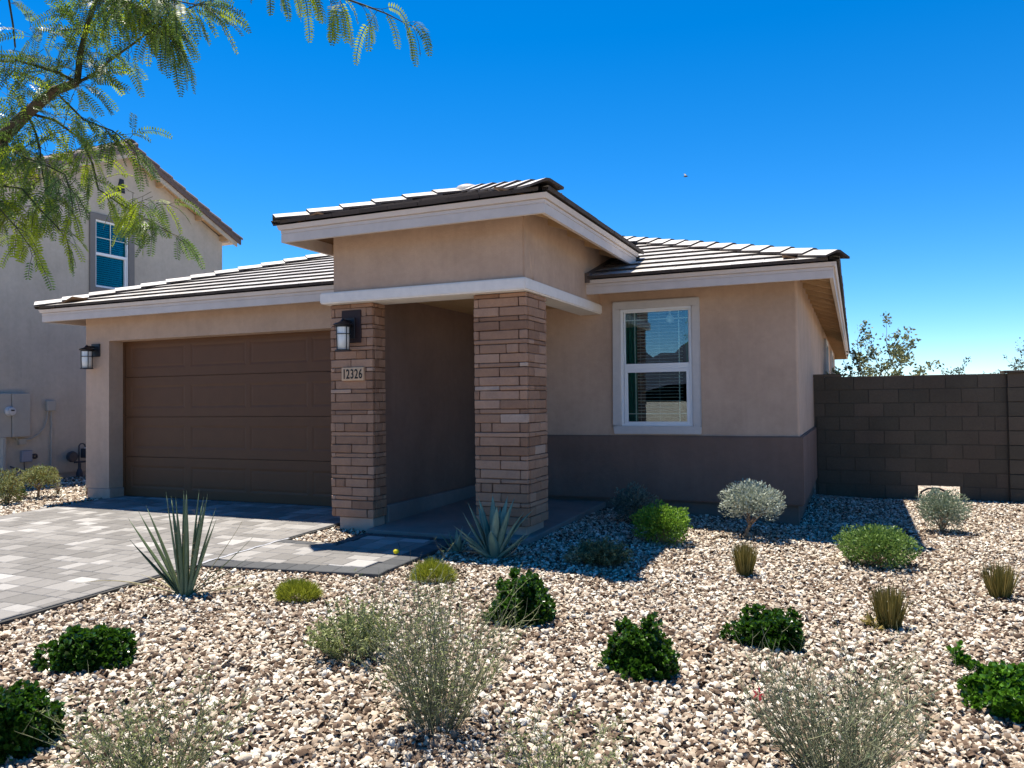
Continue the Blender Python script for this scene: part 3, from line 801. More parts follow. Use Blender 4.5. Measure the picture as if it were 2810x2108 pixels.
roof_g = thing_roof = deck([(-7.948, .605, 2.749), (-2.256, .605, 2.749), (-2.256, 5.95, 2.749+PITCH*5.345), (-2.603, 5.95, 2.749+PITCH*5.345)]).build('roof', 'roof_deck', HP)
roof_g['label'] = 'low hipped tile roof over the garage'
roof_w = deck([(.02, 1.861, 2.776), (2.775, 1.861, 2.776), (-2.57, 7.206, 2.776+PITCH*5.345), (-2.57, 4.6, 2.776+PITCH*2.74), (.02, 4.6, 2.776+PITCH*2.74)]).build('roof', 'roof_deck', HP)
roof_w['label'] = 'low hipped tile roof over the right wing'
PXL, PXR, PYF, PZ = -2.606, .402, -.512, 3.225
PXM = (PXL+PXR)/2; hw = (PXR-PXL)/2
roof_p = deck([(PXL, PYF, PZ), (PXR, PYF, PZ), (PXM, PYF+hw, PZ+PITCH*hw)]).build('roof', 'roof_deck', HP)
roof_p['label'] = 'raised hipped tile roof over the entry'
# other slopes of the decks
zr = 2.749+PITCH*5.345
deck([(-7.948, .605, 2.749), (-2.603, 5.95, zr), (-2.603, 15.6, zr), (-7.948, 21.0, 2.749)]).build('roof_slope', 'roof_deck', roof_g)
deck([(2.775, 1.861, 2.776), (2.775, 21.0, 2.776), (-2.57, 15.6, zr+.02), (-2.57, 7.206, 2.776+PITCH*5.345)]).build('roof_slope', 'roof_deck', roof_w)
deck([(-7.948, 21.0, 2.75), (-2.603, 15.6, zr), (2.775, 21.0, 2.776)]).build('roof_slope', 'roof_deck', roof_w)
YP_END = 4.9
zp = PZ+PITCH*hw
deck([(PXR, PYF, PZ), (PXR, 2.95, PZ), (PXM, YP_END, zp), (PXM, PYF+hw, zp)]).build('roof_slope', 'roof_deck', roof_p)
deck([(PXL, PYF, PZ), (PXM, PYF+hw, zp), (PXM, YP_END, zp), (PXL, 1.9, PZ)]).build('roof_slope', 'roof_deck', roof_p)
r2 = math.sqrt(.5)
# garage front plane: hip on the left, portico wall on the right
roof_plane((-7.948, .605, 2.749), (1, 0, 0), (0, 1, 0), 5.7, 5.3, [(-7.848, .605, r2, -r2), (-2.258, 0, -1, 0)], True, roof_g)
roof_plane((.0146, 1.861, 2.776), (1, 0, 0), (0, 1, 0), 2.76, 5.3, [(2.675, 1.861, -r2, -r2), (.018, 0, 1, 0)], True, roof_w)
roof_plane((PXL, PYF, PZ), (1, 0, 0), (0, 1, 0), 3.01, 1.5, [(PXL+.10, PYF, r2, -r2), (PXR-.10, PYF, -r2, -r2)], True, roof_p)
# slopes turned away from the street
roof_plane((-7.948, .605, 2.749), (0, 1, 0), (1, 0, 0), 8, 5.3, [(-7.948, .605, -r2, r2), (0, 8.0, 0, -1)], False, roof_g)
roof_plane((2.775, 1.861, 2.776), (0, 1, 0), (-1, 0, 0), 18.7, 3.2, [(2.775, 1.861, r2, r2)], False, roof_w)
roof_plane((PXR, PYF, PZ), (0, 1, 0), (-1, 0, 0), 3.45, 1.5, [(PXR, PYF, r2, r2), (0, 2.93, 0, -1)], False, roof_p)
roof_plane((PXL, PYF, PZ), (0, 1, 0), (1, 0, 0), 3.0, 1.5, [(PXL, PYF, -r2, r2), (0, 2.4, 0, -1)], False, roof_p)
# wing plane left of the portico, hidden slope
hip_caps((-7.948, .605, 2.749), (1, 1), 20, roof_g)
hip_caps((2.775, 1.861, 2.776), (-1, 1), 16, roof_w)
hip_caps((PXL, PYF, PZ), (1, 1), 6, roof_p)
hip_caps((PXR, PYF, PZ), (-1, 1), 6, roof_p)
hip_caps((PXM, PYF+hw-.1, zp-.01), (0, 1), 10, roof_p, start=0)
b = MB(); b.lathe((PXM, PYF+hw-.06, zp+.03), [(.16, -.02), (.155, .03), (.12, .065), (.06, .085), (.001, .092)], 14); b.build('hip_end_cap', 'roof_tile', roof_p, smooth=True)
N_TILE_PARTS = 225
flush_tiles()
# fascias
eave((-7.948, .605), (-2.256, .605), (0, -1), roof_g, 2.572, .177, ext=1)
eave((-7.948, .605), (-7.948, 21.0), (-1, 0), roof_g, 2.572, .177, ext=1)
eave((.0146, 1.861), (2.775, 1.861), (0, -1), roof_w, 2.608, .168, ext=1)
eave((2.775, 1.861), (2.775, 21.0), (1, 0), roof_w, 2.608, .168, ext=1)
eave((PXL, PYF), (PXR, PYF), (0, -1), roof_p, 3.0464, .1786, ext=1)
eave((PXR, PYF), (PXR, 2.75), (1, 0), roof_p, 3.0464, .1786, ext=1)
eave((PXL, PYF), (PXL, 1.5), (-1, 0), roof_p, 3.0464, .1786, ext=1)
# soffit boards (sloping with the roof) and rafter tails
def soffit(p0, p1, s, run, z, roof):
    p0 = Vector(p0); p1 = Vector(p1); s = Vector(s)
    b = MB(); q = [p0, p1, p1+s*run, p0+s*run]; zz = [z, z, z+PITCH*run, z+PITCH*run]
    vs = [(v.x, v.y, h) for v, h in zip(q, zz)]+[(v.x, v.y, h+.018) for v, h in zip(q, zz)]
    b.add(vs, [(3,2,1,0),(4,5,6,7),(0,1,5,4),(1,2,6,5),(2,3,7,6),(3,0,4,7)])
    return b.build('soffit', 'soffit_board_shaded', roof)
def rafter(p, s, run, z, roof, w=.038, h=.11, out=None):
    h = .095; p = Vector(p); s = Vector(s).normalized(); a = Vector((-s.y, s.x, 0))
    b = MB(); q = [p-a*w/2, p+a*w/2, p+a*w/2+s*run, p-a*w/2+s*run]; r_ = PITCH*run
    zz = [z, z, z+r_, z+r_]
    b.add([(v.x, v.y, hh_-h) for v, hh_ in zip(q, zz)]+[(v.x, v.y, hh_) for v, hh_ in zip(q, zz)], [(3,2,1,0),(4,5,6,7),(0,1,5,4),(1,2,6,5),(2,3,7,6),(3,0,4,7)])
    return b.build('rafter', 'soffit_paint', roof)
soffit((-7.93, .62, 0), (-2.26, .62, 0), (0, 1, 0), .5, 2.695, roof_g)
soffit((-7.93, .62, 0), (-7.93, 20, 0), (1, 0, 0), .6, 2.695, roof_g)
soffit((.02, 1.88, 0), (2.76, 1.88, 0), (0, 1, 0), .6, 2.722, roof_w)
soffit((2.76, 1.88, 0), (2.76, 20.9, 0), (-1, 0, 0), .5, 2.722, roof_w)
soffit((PXL+.01, PYF+.01, 0), (PXR-.01, PYF+.01, 0), (0, 1, 0), .5, 3.165, roof_p)
soffit((PXR-.01, PYF+.01, 0), (PXR-.01, 2.8, 0), (-1, 0, 0), .5, 3.165, roof_p)
soffit((PXL+.01, PYF+.01, 0), (PXL+.01, 1.9, 0), (1, 0, 0), .45, 3.165, roof_p)
yy = 2.40
while yy < 20.8: rafter((2.738, yy, 0), (-1, 0, 0), .42, 2.722+.007, roof_w); yy += .61
for yy in (.0, .61, 1.22, 1.83, 2.44): rafter((PXR-.04, yy, 0), (-1, 0, 0), .45, 3.172, roof_p)
for yy in (.35, .96, 1.57): rafter((PXL+.04, yy, 0), (1, 0, 0), .4, 3.172, roof_p)
for (px, py, sx, roof, z) in ((PXL+.02, PYF+.02, 1, roof_p, 3.170), (PXR-.02, PYF+.02, -1, roof_p, 3.170)):
    d = Vector((sx, 1, 0)).normalized(); a = Vector((-d.y, d.x, 0)); b = MB(); p = Vector((px, py, 0)); run = .62; rr = run*PITCH/math.sqrt(2)
    q = [p-a*.02, p+a*.02, p+a*.02+d*run, p-a*.02+d*run]; zz = [z, z, z+rr, z+rr]
    b.add([(v.x, v.y, h-.10) for v, h in zip(q, zz)]+[(v.x, v.y, h) for v, h in zip(q, zz)], [(3,2,1,0),(4,5,6,7),(0,1,5,4),(1,2,6,5),(2,3,7,6),(3,0,4,7)])
    b.build('rafter', 'soffit_paint', roof)
# closed end under the right gable return at the far corner, and beam ends
b = MB(); b.box(2.36, 20.75, 2.60, 2.76, 20.85, 2.75); b.build('soffit', 'soffit_paint', roof_w)
# flashing where the wing roof meets the portico wall
b = MB(); b.box(.0155, 1.80, 2.742, .075, 1.90, 2.86)
b.add([(.016, 1.86, 2.80), (.10, 1.86, 2.80), (.10, 3.3, 2.80+PITCH*1.44), (.016, 3.3, 2.80+PITCH*1.44), (.016, 1.86, 2.87), (.016, 3.3, 2.87+PITCH*1.44)], [(0,1,2,3), (0,3,5,4), (1,4,5,2), (0,4,1), (3,2,5)])
b.build('flashing', 'flashing', roof_w)

# ---- wall lanterns
def lantern(plate, cx, cz_top, wall_y, label, lx):
    """plate = (x0,x1,z0,z1) on the wall at wall_y; lantern hangs in front at lx"""
    x0, x1, z0, z1 = plate
    b = MB(); b.box(x0, wall_y-.02, z0, x1, wall_y, z1)
    l = b.build('wall_lantern', 'black_metal', HP, bevel=.004); l['label'] = label
    yc = wall_y-.125; r = .062
    zt = cz_top
    b = MB()
    b.box(lx-.022, yc, zt-.028, (lx+.022), wall_y-.015, zt-.004)
    b.tube([(lx, yc, zt+.01), (lx, yc, zt-.05)], .012, 8)
    b.build('arm', 'black_metal', l)
    b = MB(); b.lathe((lx, yc, zt), [(.001, 0), (.02, -.002), (.03, -.02), (.055, -.035), (.09, -.045), (.105, -.058), (.095, -.070), (.075, -.074), (.075, -.085), (.001, -.085)], 20)
    b.build('cap', 'black_metal', l, smooth=False)
    zb = zt-.33
    b = MB(); b.lathe((lx, yc, zb), [(.001, 0), (r, 0), (r+.004, .12), (r+.004, .245)], 24); b.build('glass_shade', 'opal_glass', l, smooth=True)
    b = MB()
    for k in range(4):
        a = math.pi/4+k*math.pi/2+.35
        b.tube([(lx+(r+.010)*math.cos(a), yc+(r+.010)*math.sin(a), zb-.005), (lx+(r+.016)*math.cos(a), yc+(r+.016)*math.sin(a), zt-.075)], .0055, 6)
    for zz in (zb+.165,):
        b.lathe((lx, yc, zz), [(r+.012, 0), (r+.018, 0), (r+.018, .009), (r+.012, .009), (r+.012, 0)], 24)
    b.lathe((lx, yc, zb), [(.001, -.012), (r+.028, -.012), (r+.028, 0), (.001, 0)], 24)
    b.build('cage', 'black_metal', l)
    return l
lantern((-7.345, -7.172, 2.055, 2.245), 0, 2.215, Yg, 'black wall lantern with white glass on the garage corner', -7.30)
# the pillar lantern sits on a dark mounting block
b = MB(); b.box(-2.195, -.02, 1.985, -1.945, .03, 2.345); b.build('mounting_block', 'plate_brown', HP, bevel=.005)
lantern((-2.13, -2.01, 2.03, 2.26), 0, 2.235, -.02, 'black wall lantern with white glass on the stone pillar', -2.085)
# ---- house number
b = MB(); b.box(-2.195, -.026, 1.574, -1.910, .02, 1.719); mat_paint('plaque_tan', (0.60, 0.40, 0.25), 0.7, 0.08, 0.3); plaque = b.build('number_plaque', 'plaque_tan', HP, bevel=.004)
plaque['label'] = 'tan plaque with the house number 12326'
def text_obj(ch, height, xsc):
    cu = bpy.data.curves.new('numeral', 'FONT'); cu.body = ch; cu.size = 1; cu.extrude = .03; cu.offset = .012
    o = bpy.data.objects.new('tmp', cu); COL.objects.link(o)
    dg = bpy.context.evaluated_depsgraph_get(); me = bpy.data.meshes.new_from_object(o.evaluated_get(dg))
    bpy.data.objects.remove(o); bpy.data.curves.remove(cu)
    co = np.array([v.co[:] for v in me.vertices]); mn, mx = co.min(0), co.max(0)
    me.transform(Matrix.Translation((-(mn[0]+mx[0])/2, -mn[1], 0))); h = mx[1]-mn[1]
    me.transform(Matrix.Diagonal((height/h*xsc, height/h, .05, 1)))
    me.transform(Matrix.Rotation(math.pi/2, 4, 'X'))
    me.materials.clear(); me.materials.append(MATS['digit_black'])
    return me
for i, ch in enumerate('12326'):
    me = text_obj(ch, .104, .66)
    o = bpy.data.objects.new('numeral', me); COL.objects.link(o); o.parent = plaque
    o.location = (-2.163+i*.0545+(.006 if i == 0 else 0), -.030, 1.595)

# ------------------------------------------------------------------ block wall
Yb = 5.783
bw = thing('block_wall', 'low grey brown concrete block garden wall right of the house with a pilaster', 'wall', (3.6, Yb, -.2))
b = MB()
ztop = 1.652
def blk(x0, x1, z0, z1, y=Yb, d=.15):
    b = MB(); g = .0045; b.box(x0+g, y, z0+g, x1-g, y+d, z1-g)
    key = (round(x1-x0, 3), round(z1-z0, 3), d)
    me = BLK.get(key)
    if me is None:
        b = MB(); b.box(-(x1-x0)/2+g, 0, -(z1-z0)/2+g, (x1-x0)/2-g, d, (z1-z0)/2-g)
        me = bpy.data.meshes.new('block'); me.from_pydata(b.v, [], b.f); bm = bmesh.new(); bm.from_mesh(me)
        bmesh.ops.bevel(bm, geom=bm.edges, offset=.003, segments=1, affect='EDGES'); bm.to_mesh(me); bm.free()
        me.materials.append(MATS['wall_block']); BLK[key] = me
    o = bpy.data.objects.new('block', me); COL.objects.link(o); attach(o, bw)
    o.location = ((x0+x1)/2, y+random.uniform(-.0025, .0025), (z0+z1)/2)
    o.rotation_euler = (random.uniform(-.003, .003), random.uniform(-.002, .002), random.uniform(-.004, .004))
BLK = {}
XPIL = 4.925
HOLE = (3.79, 4.33)
for c in range(10):
    z1 = ztop-.2032*c; z0 = z1-.2032
    off = -.1524 if c % 2 == 1 else -.1524+.2032
    off = XPIL-.1524-.2032*(0 if c % 2 else 1)
    x = off
    joints = [XPIL]
    while x > XR+.16: joints.append(x); x -= .4064
    joints.append(XR+.042 if z0 < .86 else XR+.004)
    for i in range(len(joints)-1):
        a, d_ = joints[i+1], joints[i]
        if c == 8:
            if a >= HOLE[0]-.25 and d_ <= HOLE[1]+.25:
                # blocks trimmed to leave the drainage opening
                if d_ > HOLE[1] and d_-HOLE[1] > .03 and a < HOLE[1]: blk(HOLE[1], d_, z0, z1)
                elif a < HOLE[0] and HOLE[0]-a > .03 and d_ > HOLE[0]: blk(a, HOLE[0], z0, z1)
                elif d_ <= HOLE[0] or a >= HOLE[1]: blk(a, d_, z0, z1)
                continue
        if d_-a > .03: blk(a, d_, z0, z1)
    # pilaster courses
    blk(XPIL+.004, XPIL+.41, z0, z1, Yb-.045, .24)
# cap course step beside the house
blk(XR-.002, XR+.41, ztop-.008, ztop+.046)
b = MB(); b.box(XPIL-.045, Yb-.09, ztop+.002, XPIL+.45, Yb+.24, ztop+.034); o = b.build('cap', 'wall_block', bw, bevel=.004)
for c in range(10):
    z1 = ztop-.2032*c; z0 = z1-.2032
    for k in range(4): blk(XPIL+.414+.4064*k-(.2 if c % 2 else 0)*(k > 0), XPIL+.414+.4064*(k+1)-(.2 if c % 2 else 0), z0, z1)
b = MB(); b.box(XR+.008, Yb+.007, ztop-.2032*8+.01, XPIL+2, Yb+.13, ztop-.012); b.box(XR+.008, Yb+.007, -.5, HOLE[0]-.01, Yb+.13, ztop-.2032*8+.01); b.box(HOLE[1]+.01, Yb+.007, -.5, XPIL+2, Yb+.13, ztop-.2032*8+.01)
b.box(HOLE[0]-.01, Yb+.0075, -.5, HOLE[1]+.01, Yb+.13, ztop-.2032*9+.01)
b.build('joint_mortar', 'block_joint', bw)
b = MB(); b.box(XPIL+2.0, Yb, -.5, XPIL+12, Yb+.15, ztop-.01); stuff(b.build('wall_run', 'wall_block', bw))

dr = thing('plant_shadow', 'dark arch standing in for plant shadow in the drainage opening of the block wall', 'silhouette', (4.05, 5.95, -.2))
b = MB(); b.tube([(3.80, 5.98, -.22), (3.84, 5.98, -.08), (3.93, 5.97, -.025), (4.06, 5.96, -.02), (4.17, 5.97, -.07), (4.22, 5.98, -.20)], .016, 8); b.tube([(3.98, 5.97, -.03), (4.02, 5.97, -.10), (4.00, 5.97, -.22)], .012, 6); b.build('silhouette', 'black_metal', dr)  # dark arch added in place of plant shadows seen through the opening

# ------------------------------------------------------------------ neighbour house
XN = -10.8
nb = thing('neighbor_house', 'two storey grey tan stucco house left with a gable and upper window', 'house', (XN-3, 4.4, 0))
ny0, ny1 = 1.62, 7.15
def gz_n(y): return 5.28+(1-abs(y-4.385)/2.765)*1.30
b = MB()
# gable wall with window opening: build from strips around the opening
wy0, wy1, wzA, wzB = 3.72, 4.50, 3.70, 5.05
def wall_poly(pts): b.prism_dir([(XN, y, z) for y, z in pts], (-.15, 0, 0))
wall_poly([(ny0, .08), (wy0, .08), (wy0, gz_n(wy0)), (ny0, gz_n(ny0))])
wall_poly([(wy1, .08), (ny1, .08), (ny1, gz_n(ny1)), (wy1, gz_n(wy1))])
wall_poly([(wy0, .08), (wy1, .08), (wy1, wzA), (wy0, wzA)])
wall_poly([(wy0, wzB), (wy1, wzB), (wy1, gz_n(wy1)), (4.385, gz_n(4.385)), (wy0, gz_n(wy0))])
b.box(XN-9, ny0, .08, XN-.15, ny0+.15, 5.3); b.box(XN-9, ny1-.15, .08, XN-.15, ny1, 5.3)
b.build('wall', 'stucco_neighbor', nb)
b = MB(); b.box(XN-9, ny0+.03, -.3, XN-.03, ny1-.03, .078); b.build('foundation', 'concrete', nb)
b = MB()
ty0, ty1, tzA, tzB = 3.60, 4.64, 3.45, 5.17
def nframe(b, y0, y1, z0, z1, wl_, wr, wb, wt, xa, xb):
    b.box(xa, y0, z0, xb, y0+wl_, z1); b.box(xa, y1-wr, z0, xb, y1, z1); b.box(xa, y0+wl_, z0, xb, y1-wr, z0+wb); b.box(xa, y0+wl_, z1-wt, xb, y1-wr, z1)
nframe(b, ty0, ty1, tzA, tzB, .12, .14, .25, .12, XN-.005, XN+.04)
nw = b.build('window', 'trim_neighbor', nb, bevel=.006); nw['label'] = 'upper window with closed blinds behind teal glass'
b = MB(); nframe(b, 3.72, 4.50, 3.70, 5.05, .035, .035, .04, .035, XN-.05, XN+.01); b.box(XN-.05, 3.755, 4.345, XN+.012, 4.465, 4.40); b.box(XN-.045, 4.43, 3.74, XN+.002, 4.465, 4.345)
b.build('frame', 'vinyl', nw, bevel=.003)
b = MB(); b.box(XN-.045, 3.75, 3.74, XN-.04, 4.47, 5.02); b.build('pane', 'glass_blue', nw)
b = MB(); b.box(XN-.037, 4.103, 4.40, XN-.028, 4.117, 5.015); b.box(XN-.0368, 3.755, 4.70, XN-.0282, 4.465, 4.712); b.build('muntin', 'muntin_paint', nw)
z = 5.0
bm_ = MB(); bm_.box(-.002, -.365, -.015, .002, .365, .015); sme2 = bpy.data.meshes.new('slat'); sme2.from_pydata(bm_.v, [], bm_.f); sme2.materials.append(MATS['blind'])
while z > 3.74:
    o = bpy.data.objects.new('slat', sme2); COL.objects.link(o); attach(o, nw); o.parent = nw; o.matrix_parent_inverse = Matrix.Identity(4)
    o.location = (XN-.062, 4.11, z); o.rotation_euler = (0, .55, 0); z -= .043
b = MB(); b.box(XN-.35, 3.7, 3.65, XN-.30, 4.55, 5.1); b.build('room', 'room_dark', nb)
# gable vent, a small dark triangle of louvres
b = MB(); b.prism_dir([(XN-.01, 4.23, 5.72), (XN-.01, 4.42, 5.72), (XN-.01, 4.385, 6.0), (XN-.01, 4.30, 6.0)], (.03, 0, 0)); v_ = b.build('gable_vent', 'black_metal', nb)
# roof planes, rake boards, rake tiles
RS = 1.4622/3.305
rk_y, rk_z = 4.144+.03, 6.70
def rz(y): return rk_z-abs(y-4.385)*RS+.0
YR = 4.385
def rzz(y): return 6.60-abs(y-YR)*.4425
b = MB()
for sg in (1, -1):
    ye = YR+sg*3.02
    b.prism_dir([(XN+.23, YR, rzz(YR)+.05), (XN+.23, ye, rzz(ye)+.05), (XN+.23, ye, rzz(ye)-.02), (XN+.23, YR, rzz(YR)-.02)], (-9.2, 0, 0))
nroof = b.build('roof', 'roof_deck', nb)
b = MB()
for sg in (1, -1):
    ye = YR+sg*3.0
    b.prism_dir([(XN+.25, YR, rzz(YR)-.005), (XN+.25, ye, rzz(ye)-.005), (XN+.25, ye, rzz(ye)-.15), (XN+.25, YR, rzz(YR)-.16)], (-.04, 0, 0))
b.build('rake_board', 'stucco_neighbor', nb)
b = MB()
for sg in (1, -1):
    ye = YR+sg*2.95
    b.prism_dir([(XN+.21, YR, rzz(YR)-.03), (XN+.21, ye, rzz(ye)-.03), (XN+.21, ye, rzz(ye)-.05), (XN+.21, YR, rzz(YR)-.05)], (-.22, 0, 0))
b.build('soffit', 'soffit_paint', nb)
for yv in (5.25, 6.35, 7.1, 3.4, 2.4):
    b = MB(); b.box(XN-.0, yv-.04, rzz(yv)-.17, XN+.21, yv+.04, rzz(yv)-.055); b.build('lookout', 'soffit_paint', nb)
# boxed eave at the right end
b = MB(); b.prism_dir([(XN+.20, ny1, 5.19), (XN+.20, 7.40, 5.19), (XN+.20, 7.40, rzz(7.40)-.01), (XN+.20, ny1, rzz(ny1)-.01)], (-9.1, 0, 0)); b.build('eave_box', 'fascia_paint', nb)
# barrel rake tiles: half-round trims stepping up each rake
def barrel(L, r0, r1, n=8):
    b = MB(); vs = []
    for (yv, r, zo) in ((0, r0, .014), (L, r1, 0)):
        for k in range(n+1):
            a = math.pi*k/n; vs.append((r*math.cos(a), yv, r*math.sin(a)*.85+zo))
        for k in range(n+1):
            a = math.pi*(n-k)/n; vs.append(((r-.014)*math.cos(a), yv, (r-.014)*math.sin(a)*.85+zo))
    m_ = 2*(n+1)
    b.add(vs, [(k, (k+1) % m_, m_+(k+1) % m_, m_+k) for k in range(m_)]+[tuple(range(m_))[::-1], tuple(range(m_, 2*m_))])
    me = bpy.data.meshes.new('rake_tile'); me.from_pydata(b.v, [], b.f); me.materials.append(MATS['clay_tile']); me.update(); return me
bar = barrel(.46, .125, .100)
for sg in (1, -1):
    up = Vector((0, -sg, .4425)).normalized(); side = Vector((1, 0, 0)); nn = side.cross(up); nn = nn if nn.z > 0 else -nn
    for i in range(9):
        yt = YR+sg*(3.10-i*.352)
        M3 = Matrix((side*(1 if side.cross(up).z > 0 else -1), up, nn)).transposed().to_4x4()
        o = bpy.data.objects.new('rake_tile', bar); COL.objects.link(o); o.parent = nroof; o.matrix_parent_inverse = Matrix.Identity(4)
        o.matrix_basis = Matrix.Translation((XN+.20, yt, rzz(yt)+.05)) @ M3
    # face of the rake trim below the barrels
    b = MB(); ye = YR+sg*3.08
    b.prism_dir([(XN+.295, YR, rzz(YR)+.08), (XN+.295, ye, rzz(ye)+.08), (XN+.295, ye, rzz(ye)-.06), (XN+.295, YR, rzz(YR)-.06)], (-.04, 0, 0)); b.build('rake_trim', 'clay_tile', nroof)
for i in range(10):
    o = bpy.data.objects.new('ridge_tile', bar); COL.objects.link(o); o.parent = nroof; o.matrix_parent_inverse = Matrix.Identity(4)
    M3 = Matrix((Vector((0, 1, 0)), Vector((-1, 0, 0)), Vector((0, 0, 1)))).transposed().to_4x4()
    o.matrix_basis = Matrix.Translation((XN+.26-i*.36, YR, rzz(YR)+.06+.003*(i % 2))) @ M3 @ Matrix.Scale(1.25, 4)
# far slope tiles rows visible only from afar: stuff
b = MB()
for sg in (1, -1):
    for k in range(25):
        x = XN-.1-k*.36
        b.tube([(x, YR+sg*.1, rzz(YR+sg*.1)+.04), (x, YR+sg*3.08, rzz(YR+sg*3.08)+.04)], .085, 8)
stuff(b.build('barrel_tiles', 'clay_tile', nroof))
# lower roof corner poking out behind
b = MB(); b.prism_dir([(XN-.5, 7.15, 4.92), (XN-.5, 7.30, 4.88), (XN-.5, 7.36, 4.79), (XN-.5, 7.30, 4.72), (XN-.5, 7.15, 4.78)], (-2, 0, 0)); b.build('lower_eave', 'clay_tile', nb)
# electric meter cabinet
b = MB(); b.box(XN, 1.45, .80, XN+.10, 2.0, 1.575); cab = b.build('meter_cabinet', 'meter_paint', nb, bevel=.006); cab['label'] = 'tan electric meter cabinet on the side wall'
b = MB(); b.box(XN, 2.008, .80, XN+.115, 2.335, 1.575); b.build('door', 'meter_paint', cab, bevel=.006)
b = MB(); b.lathe((XN+.10, 1.955, 1.257), [(.085, 0), (.085, .04), (.07, .06), (.068, .09), (.001, .10)], 20, 'x'); b.build('meter_dial', 'dial_metal', cab, smooth=False)
b = MB(); b.box(XN+.201, 1.925, 1.262, XN+.204, 1.985, 1.285); b.build('dial_display', 'black_metal', cab)
b = MB(); b.tube([(XN+.07, 1.86, .80), (XN+.07, 1.86, -.1)], .055, 10); b.build('riser_pipe', 'meter_paint', cab)
b = MB(); b.tube([(XN+.05, 2.12, .80), (XN+.05, 2.13, .76), (XN+.05, 2.18, .72)], .012, 6); b.box(XN, 2.17, .66, XN+.06, 2.30, .76); b.build('junction', 'meter_paint', cab)
b = MB(); b.box(XN, 2.69, 1.252, XN+.08, 2.86, 1.445); jb = b.build('junction_box', 'meter_paint', nb, bevel=.01); jb['label'] = 'small tan junction box with a conduit below'
b = MB(); b.tube([(XN+.04, 2.79, 1.26), (XN+.04, 2.79, .0)], .016, 8); b.build('conduit', 'meter_paint', jb)
b = MB(); b.tube([(XN+.04, 2.72, 1.25), (XN+.04, 2.70, 1.10), (XN+.04, 2.65, .95), (XN+.04, 2.55, .84), (XN+.04, 2.42, .76), (XN+.04, 2.28, .725)], .013, 8); b.build('conduit', 'meter_paint', jb)
b = MB(); b.box(XN, 2.215, .34, XN+.07, 2.41, .545); gb = b.build('utility_box', 'grey_plastic', nb, bevel=.006); gb['label'] = 'grey plastic utility box low on the side wall'
b = MB(); b.lathe((XN, 2.49, .43), [(.05, 0), (.05, .03), (.025, .035), (.025, 0)], 14, 'x'); b.build('hose_port', 'gas_grey', nb)
b = MB(); b.tube([(XN+.03, 2.02, .28), (XN+.10, 2.12, .22), (XN+.16, 2.22, .12), (XN+.2, 2.28, .0), (XN+.2, 2.30, -.06)], .012, 6); b.tube([(XN+.03, 2.28, .34), (XN+.05, 2.28, .0)], .008, 6); b.build('cable', 'gas_grey', nb)
# gas meter on its riser
gm = thing('gas_meter', 'dark grey gas meter with gooseneck pipe beside the neighbor wall', 'gas meter', (XN+.2, 3.3, -.05))
xg = XN+.16
b = MB(); b.tube([(xg, 3.28, -.1), (xg, 3.28, .25)], .030, 10); b.lathe((xg, 3.28, -.06), [(.06, 0), (.06, .12), (.035, .20)], 12); b.build('riser', 'gas_grey', gm)
b = MB(); b.tube([(xg, 3.27, .25), (xg, 3.265, .50), (xg, 3.27, .58), (xg, 3.30, .615), (xg, 3.345, .62), (xg, 3.385, .60), (xg, 3.40, .555), (xg, 3.40, .52)], .013, 8); b.build('gooseneck', 'gas_grey', gm)
b = MB(); b.lathe((xg-.02, 3.14, .38), [(.001, -.05), (.09, -.05), (.105, -.01), (.105, .01), (.09, .05), (.001, .055)], 18, 'x'); b.build('regulator', 'gas_grey', gm)
b = MB(); b.box(xg-.07, 3.36, .34, xg+.07, 3.50, .52); b.tube([(xg, 3.17, .27), (xg, 3.50, .27)], .018, 8); b.tube([(xg, 3.49, .46), (xg, 3.60, .47)], .016, 8); b.build('meter_body', 'gas_grey', gm, bevel=.0)
b = MB(); b.lathe((xg, 3.40, .515), [(.022, 0), (.022, .03), (.001, .03)], 10); b.build('union_nut', 'dial_metal', gm)

# ------------------------------------------------------------------ gravel
def inside_rect(X, Y, x0, x1, y0, y1): return (X > x0) & (X < x1) & (Y > y0) & (Y < y1)
def gravel_mask(X, Y):
    ok = np.ones(len(X), bool)
    ok &= ~inside_rect(X, Y, -7.03, -2.39, -9, 1.3)
    ok &= ~((X > -2.40) & (X < -.645) & (Y < -.10) & (Y > -1.885+(X+2.4)*.1236) & ~((X < -1.82) & (Y > -.73)))
    ok &= ~inside_rect(X, Y, -1.80, .05, -.16, 3.5)
    ok &= ~inside_rect(X, Y, -2.27, -1.8, .03, 1.3)
    ok &= ~inside_rect(X, Y, XL+.05, -2.2, Yg, 21)
    ok &= ~inside_rect(X, Y, -.75, XR-.03, Yw+.03, 21)
    ok &= ~inside_rect(X, Y, XR-.1, 7, Yb, Yb+.15)
    ok &= ~(X < XN)
    return ok
base_shapes = []
for s in range(10):
    r_ = np.random.default_rng(100+s)
    n = 5 if s % 2 else 6
    a = np.arange(n)*2*math.pi/n+r_.uniform(-.35, .35, n); R0 = r_.uniform(.34, .60, n)
    asp = r_.uniform(.55, .95)
    lo = np.stack([R0*np.cos(a), R0*np.sin(a)*asp, r_.uniform(-.16, .0, n)], 1)
    hi = np.stack([R0*np.cos(a+.2)*r_.uniform(.45, .85, n), R0*np.sin(a+.2)*asp*r_.uniform(.45, .85, n), r_.uniform(.06, .20, n)], 1)
    V = np.concatenate([lo, hi, [[r_.uniform(-.1, .1), r_.uniform(-.1, .1), r_.uniform(.12, .26)]]])
    F = []
    for k in range(n):
        k2 = (k+1) % n; F += [(k, k2, n+k2), (k, n+k2, n+k), (n+k, n+k2, 2*n)]
    base_shapes.append((V, np.array(F)))
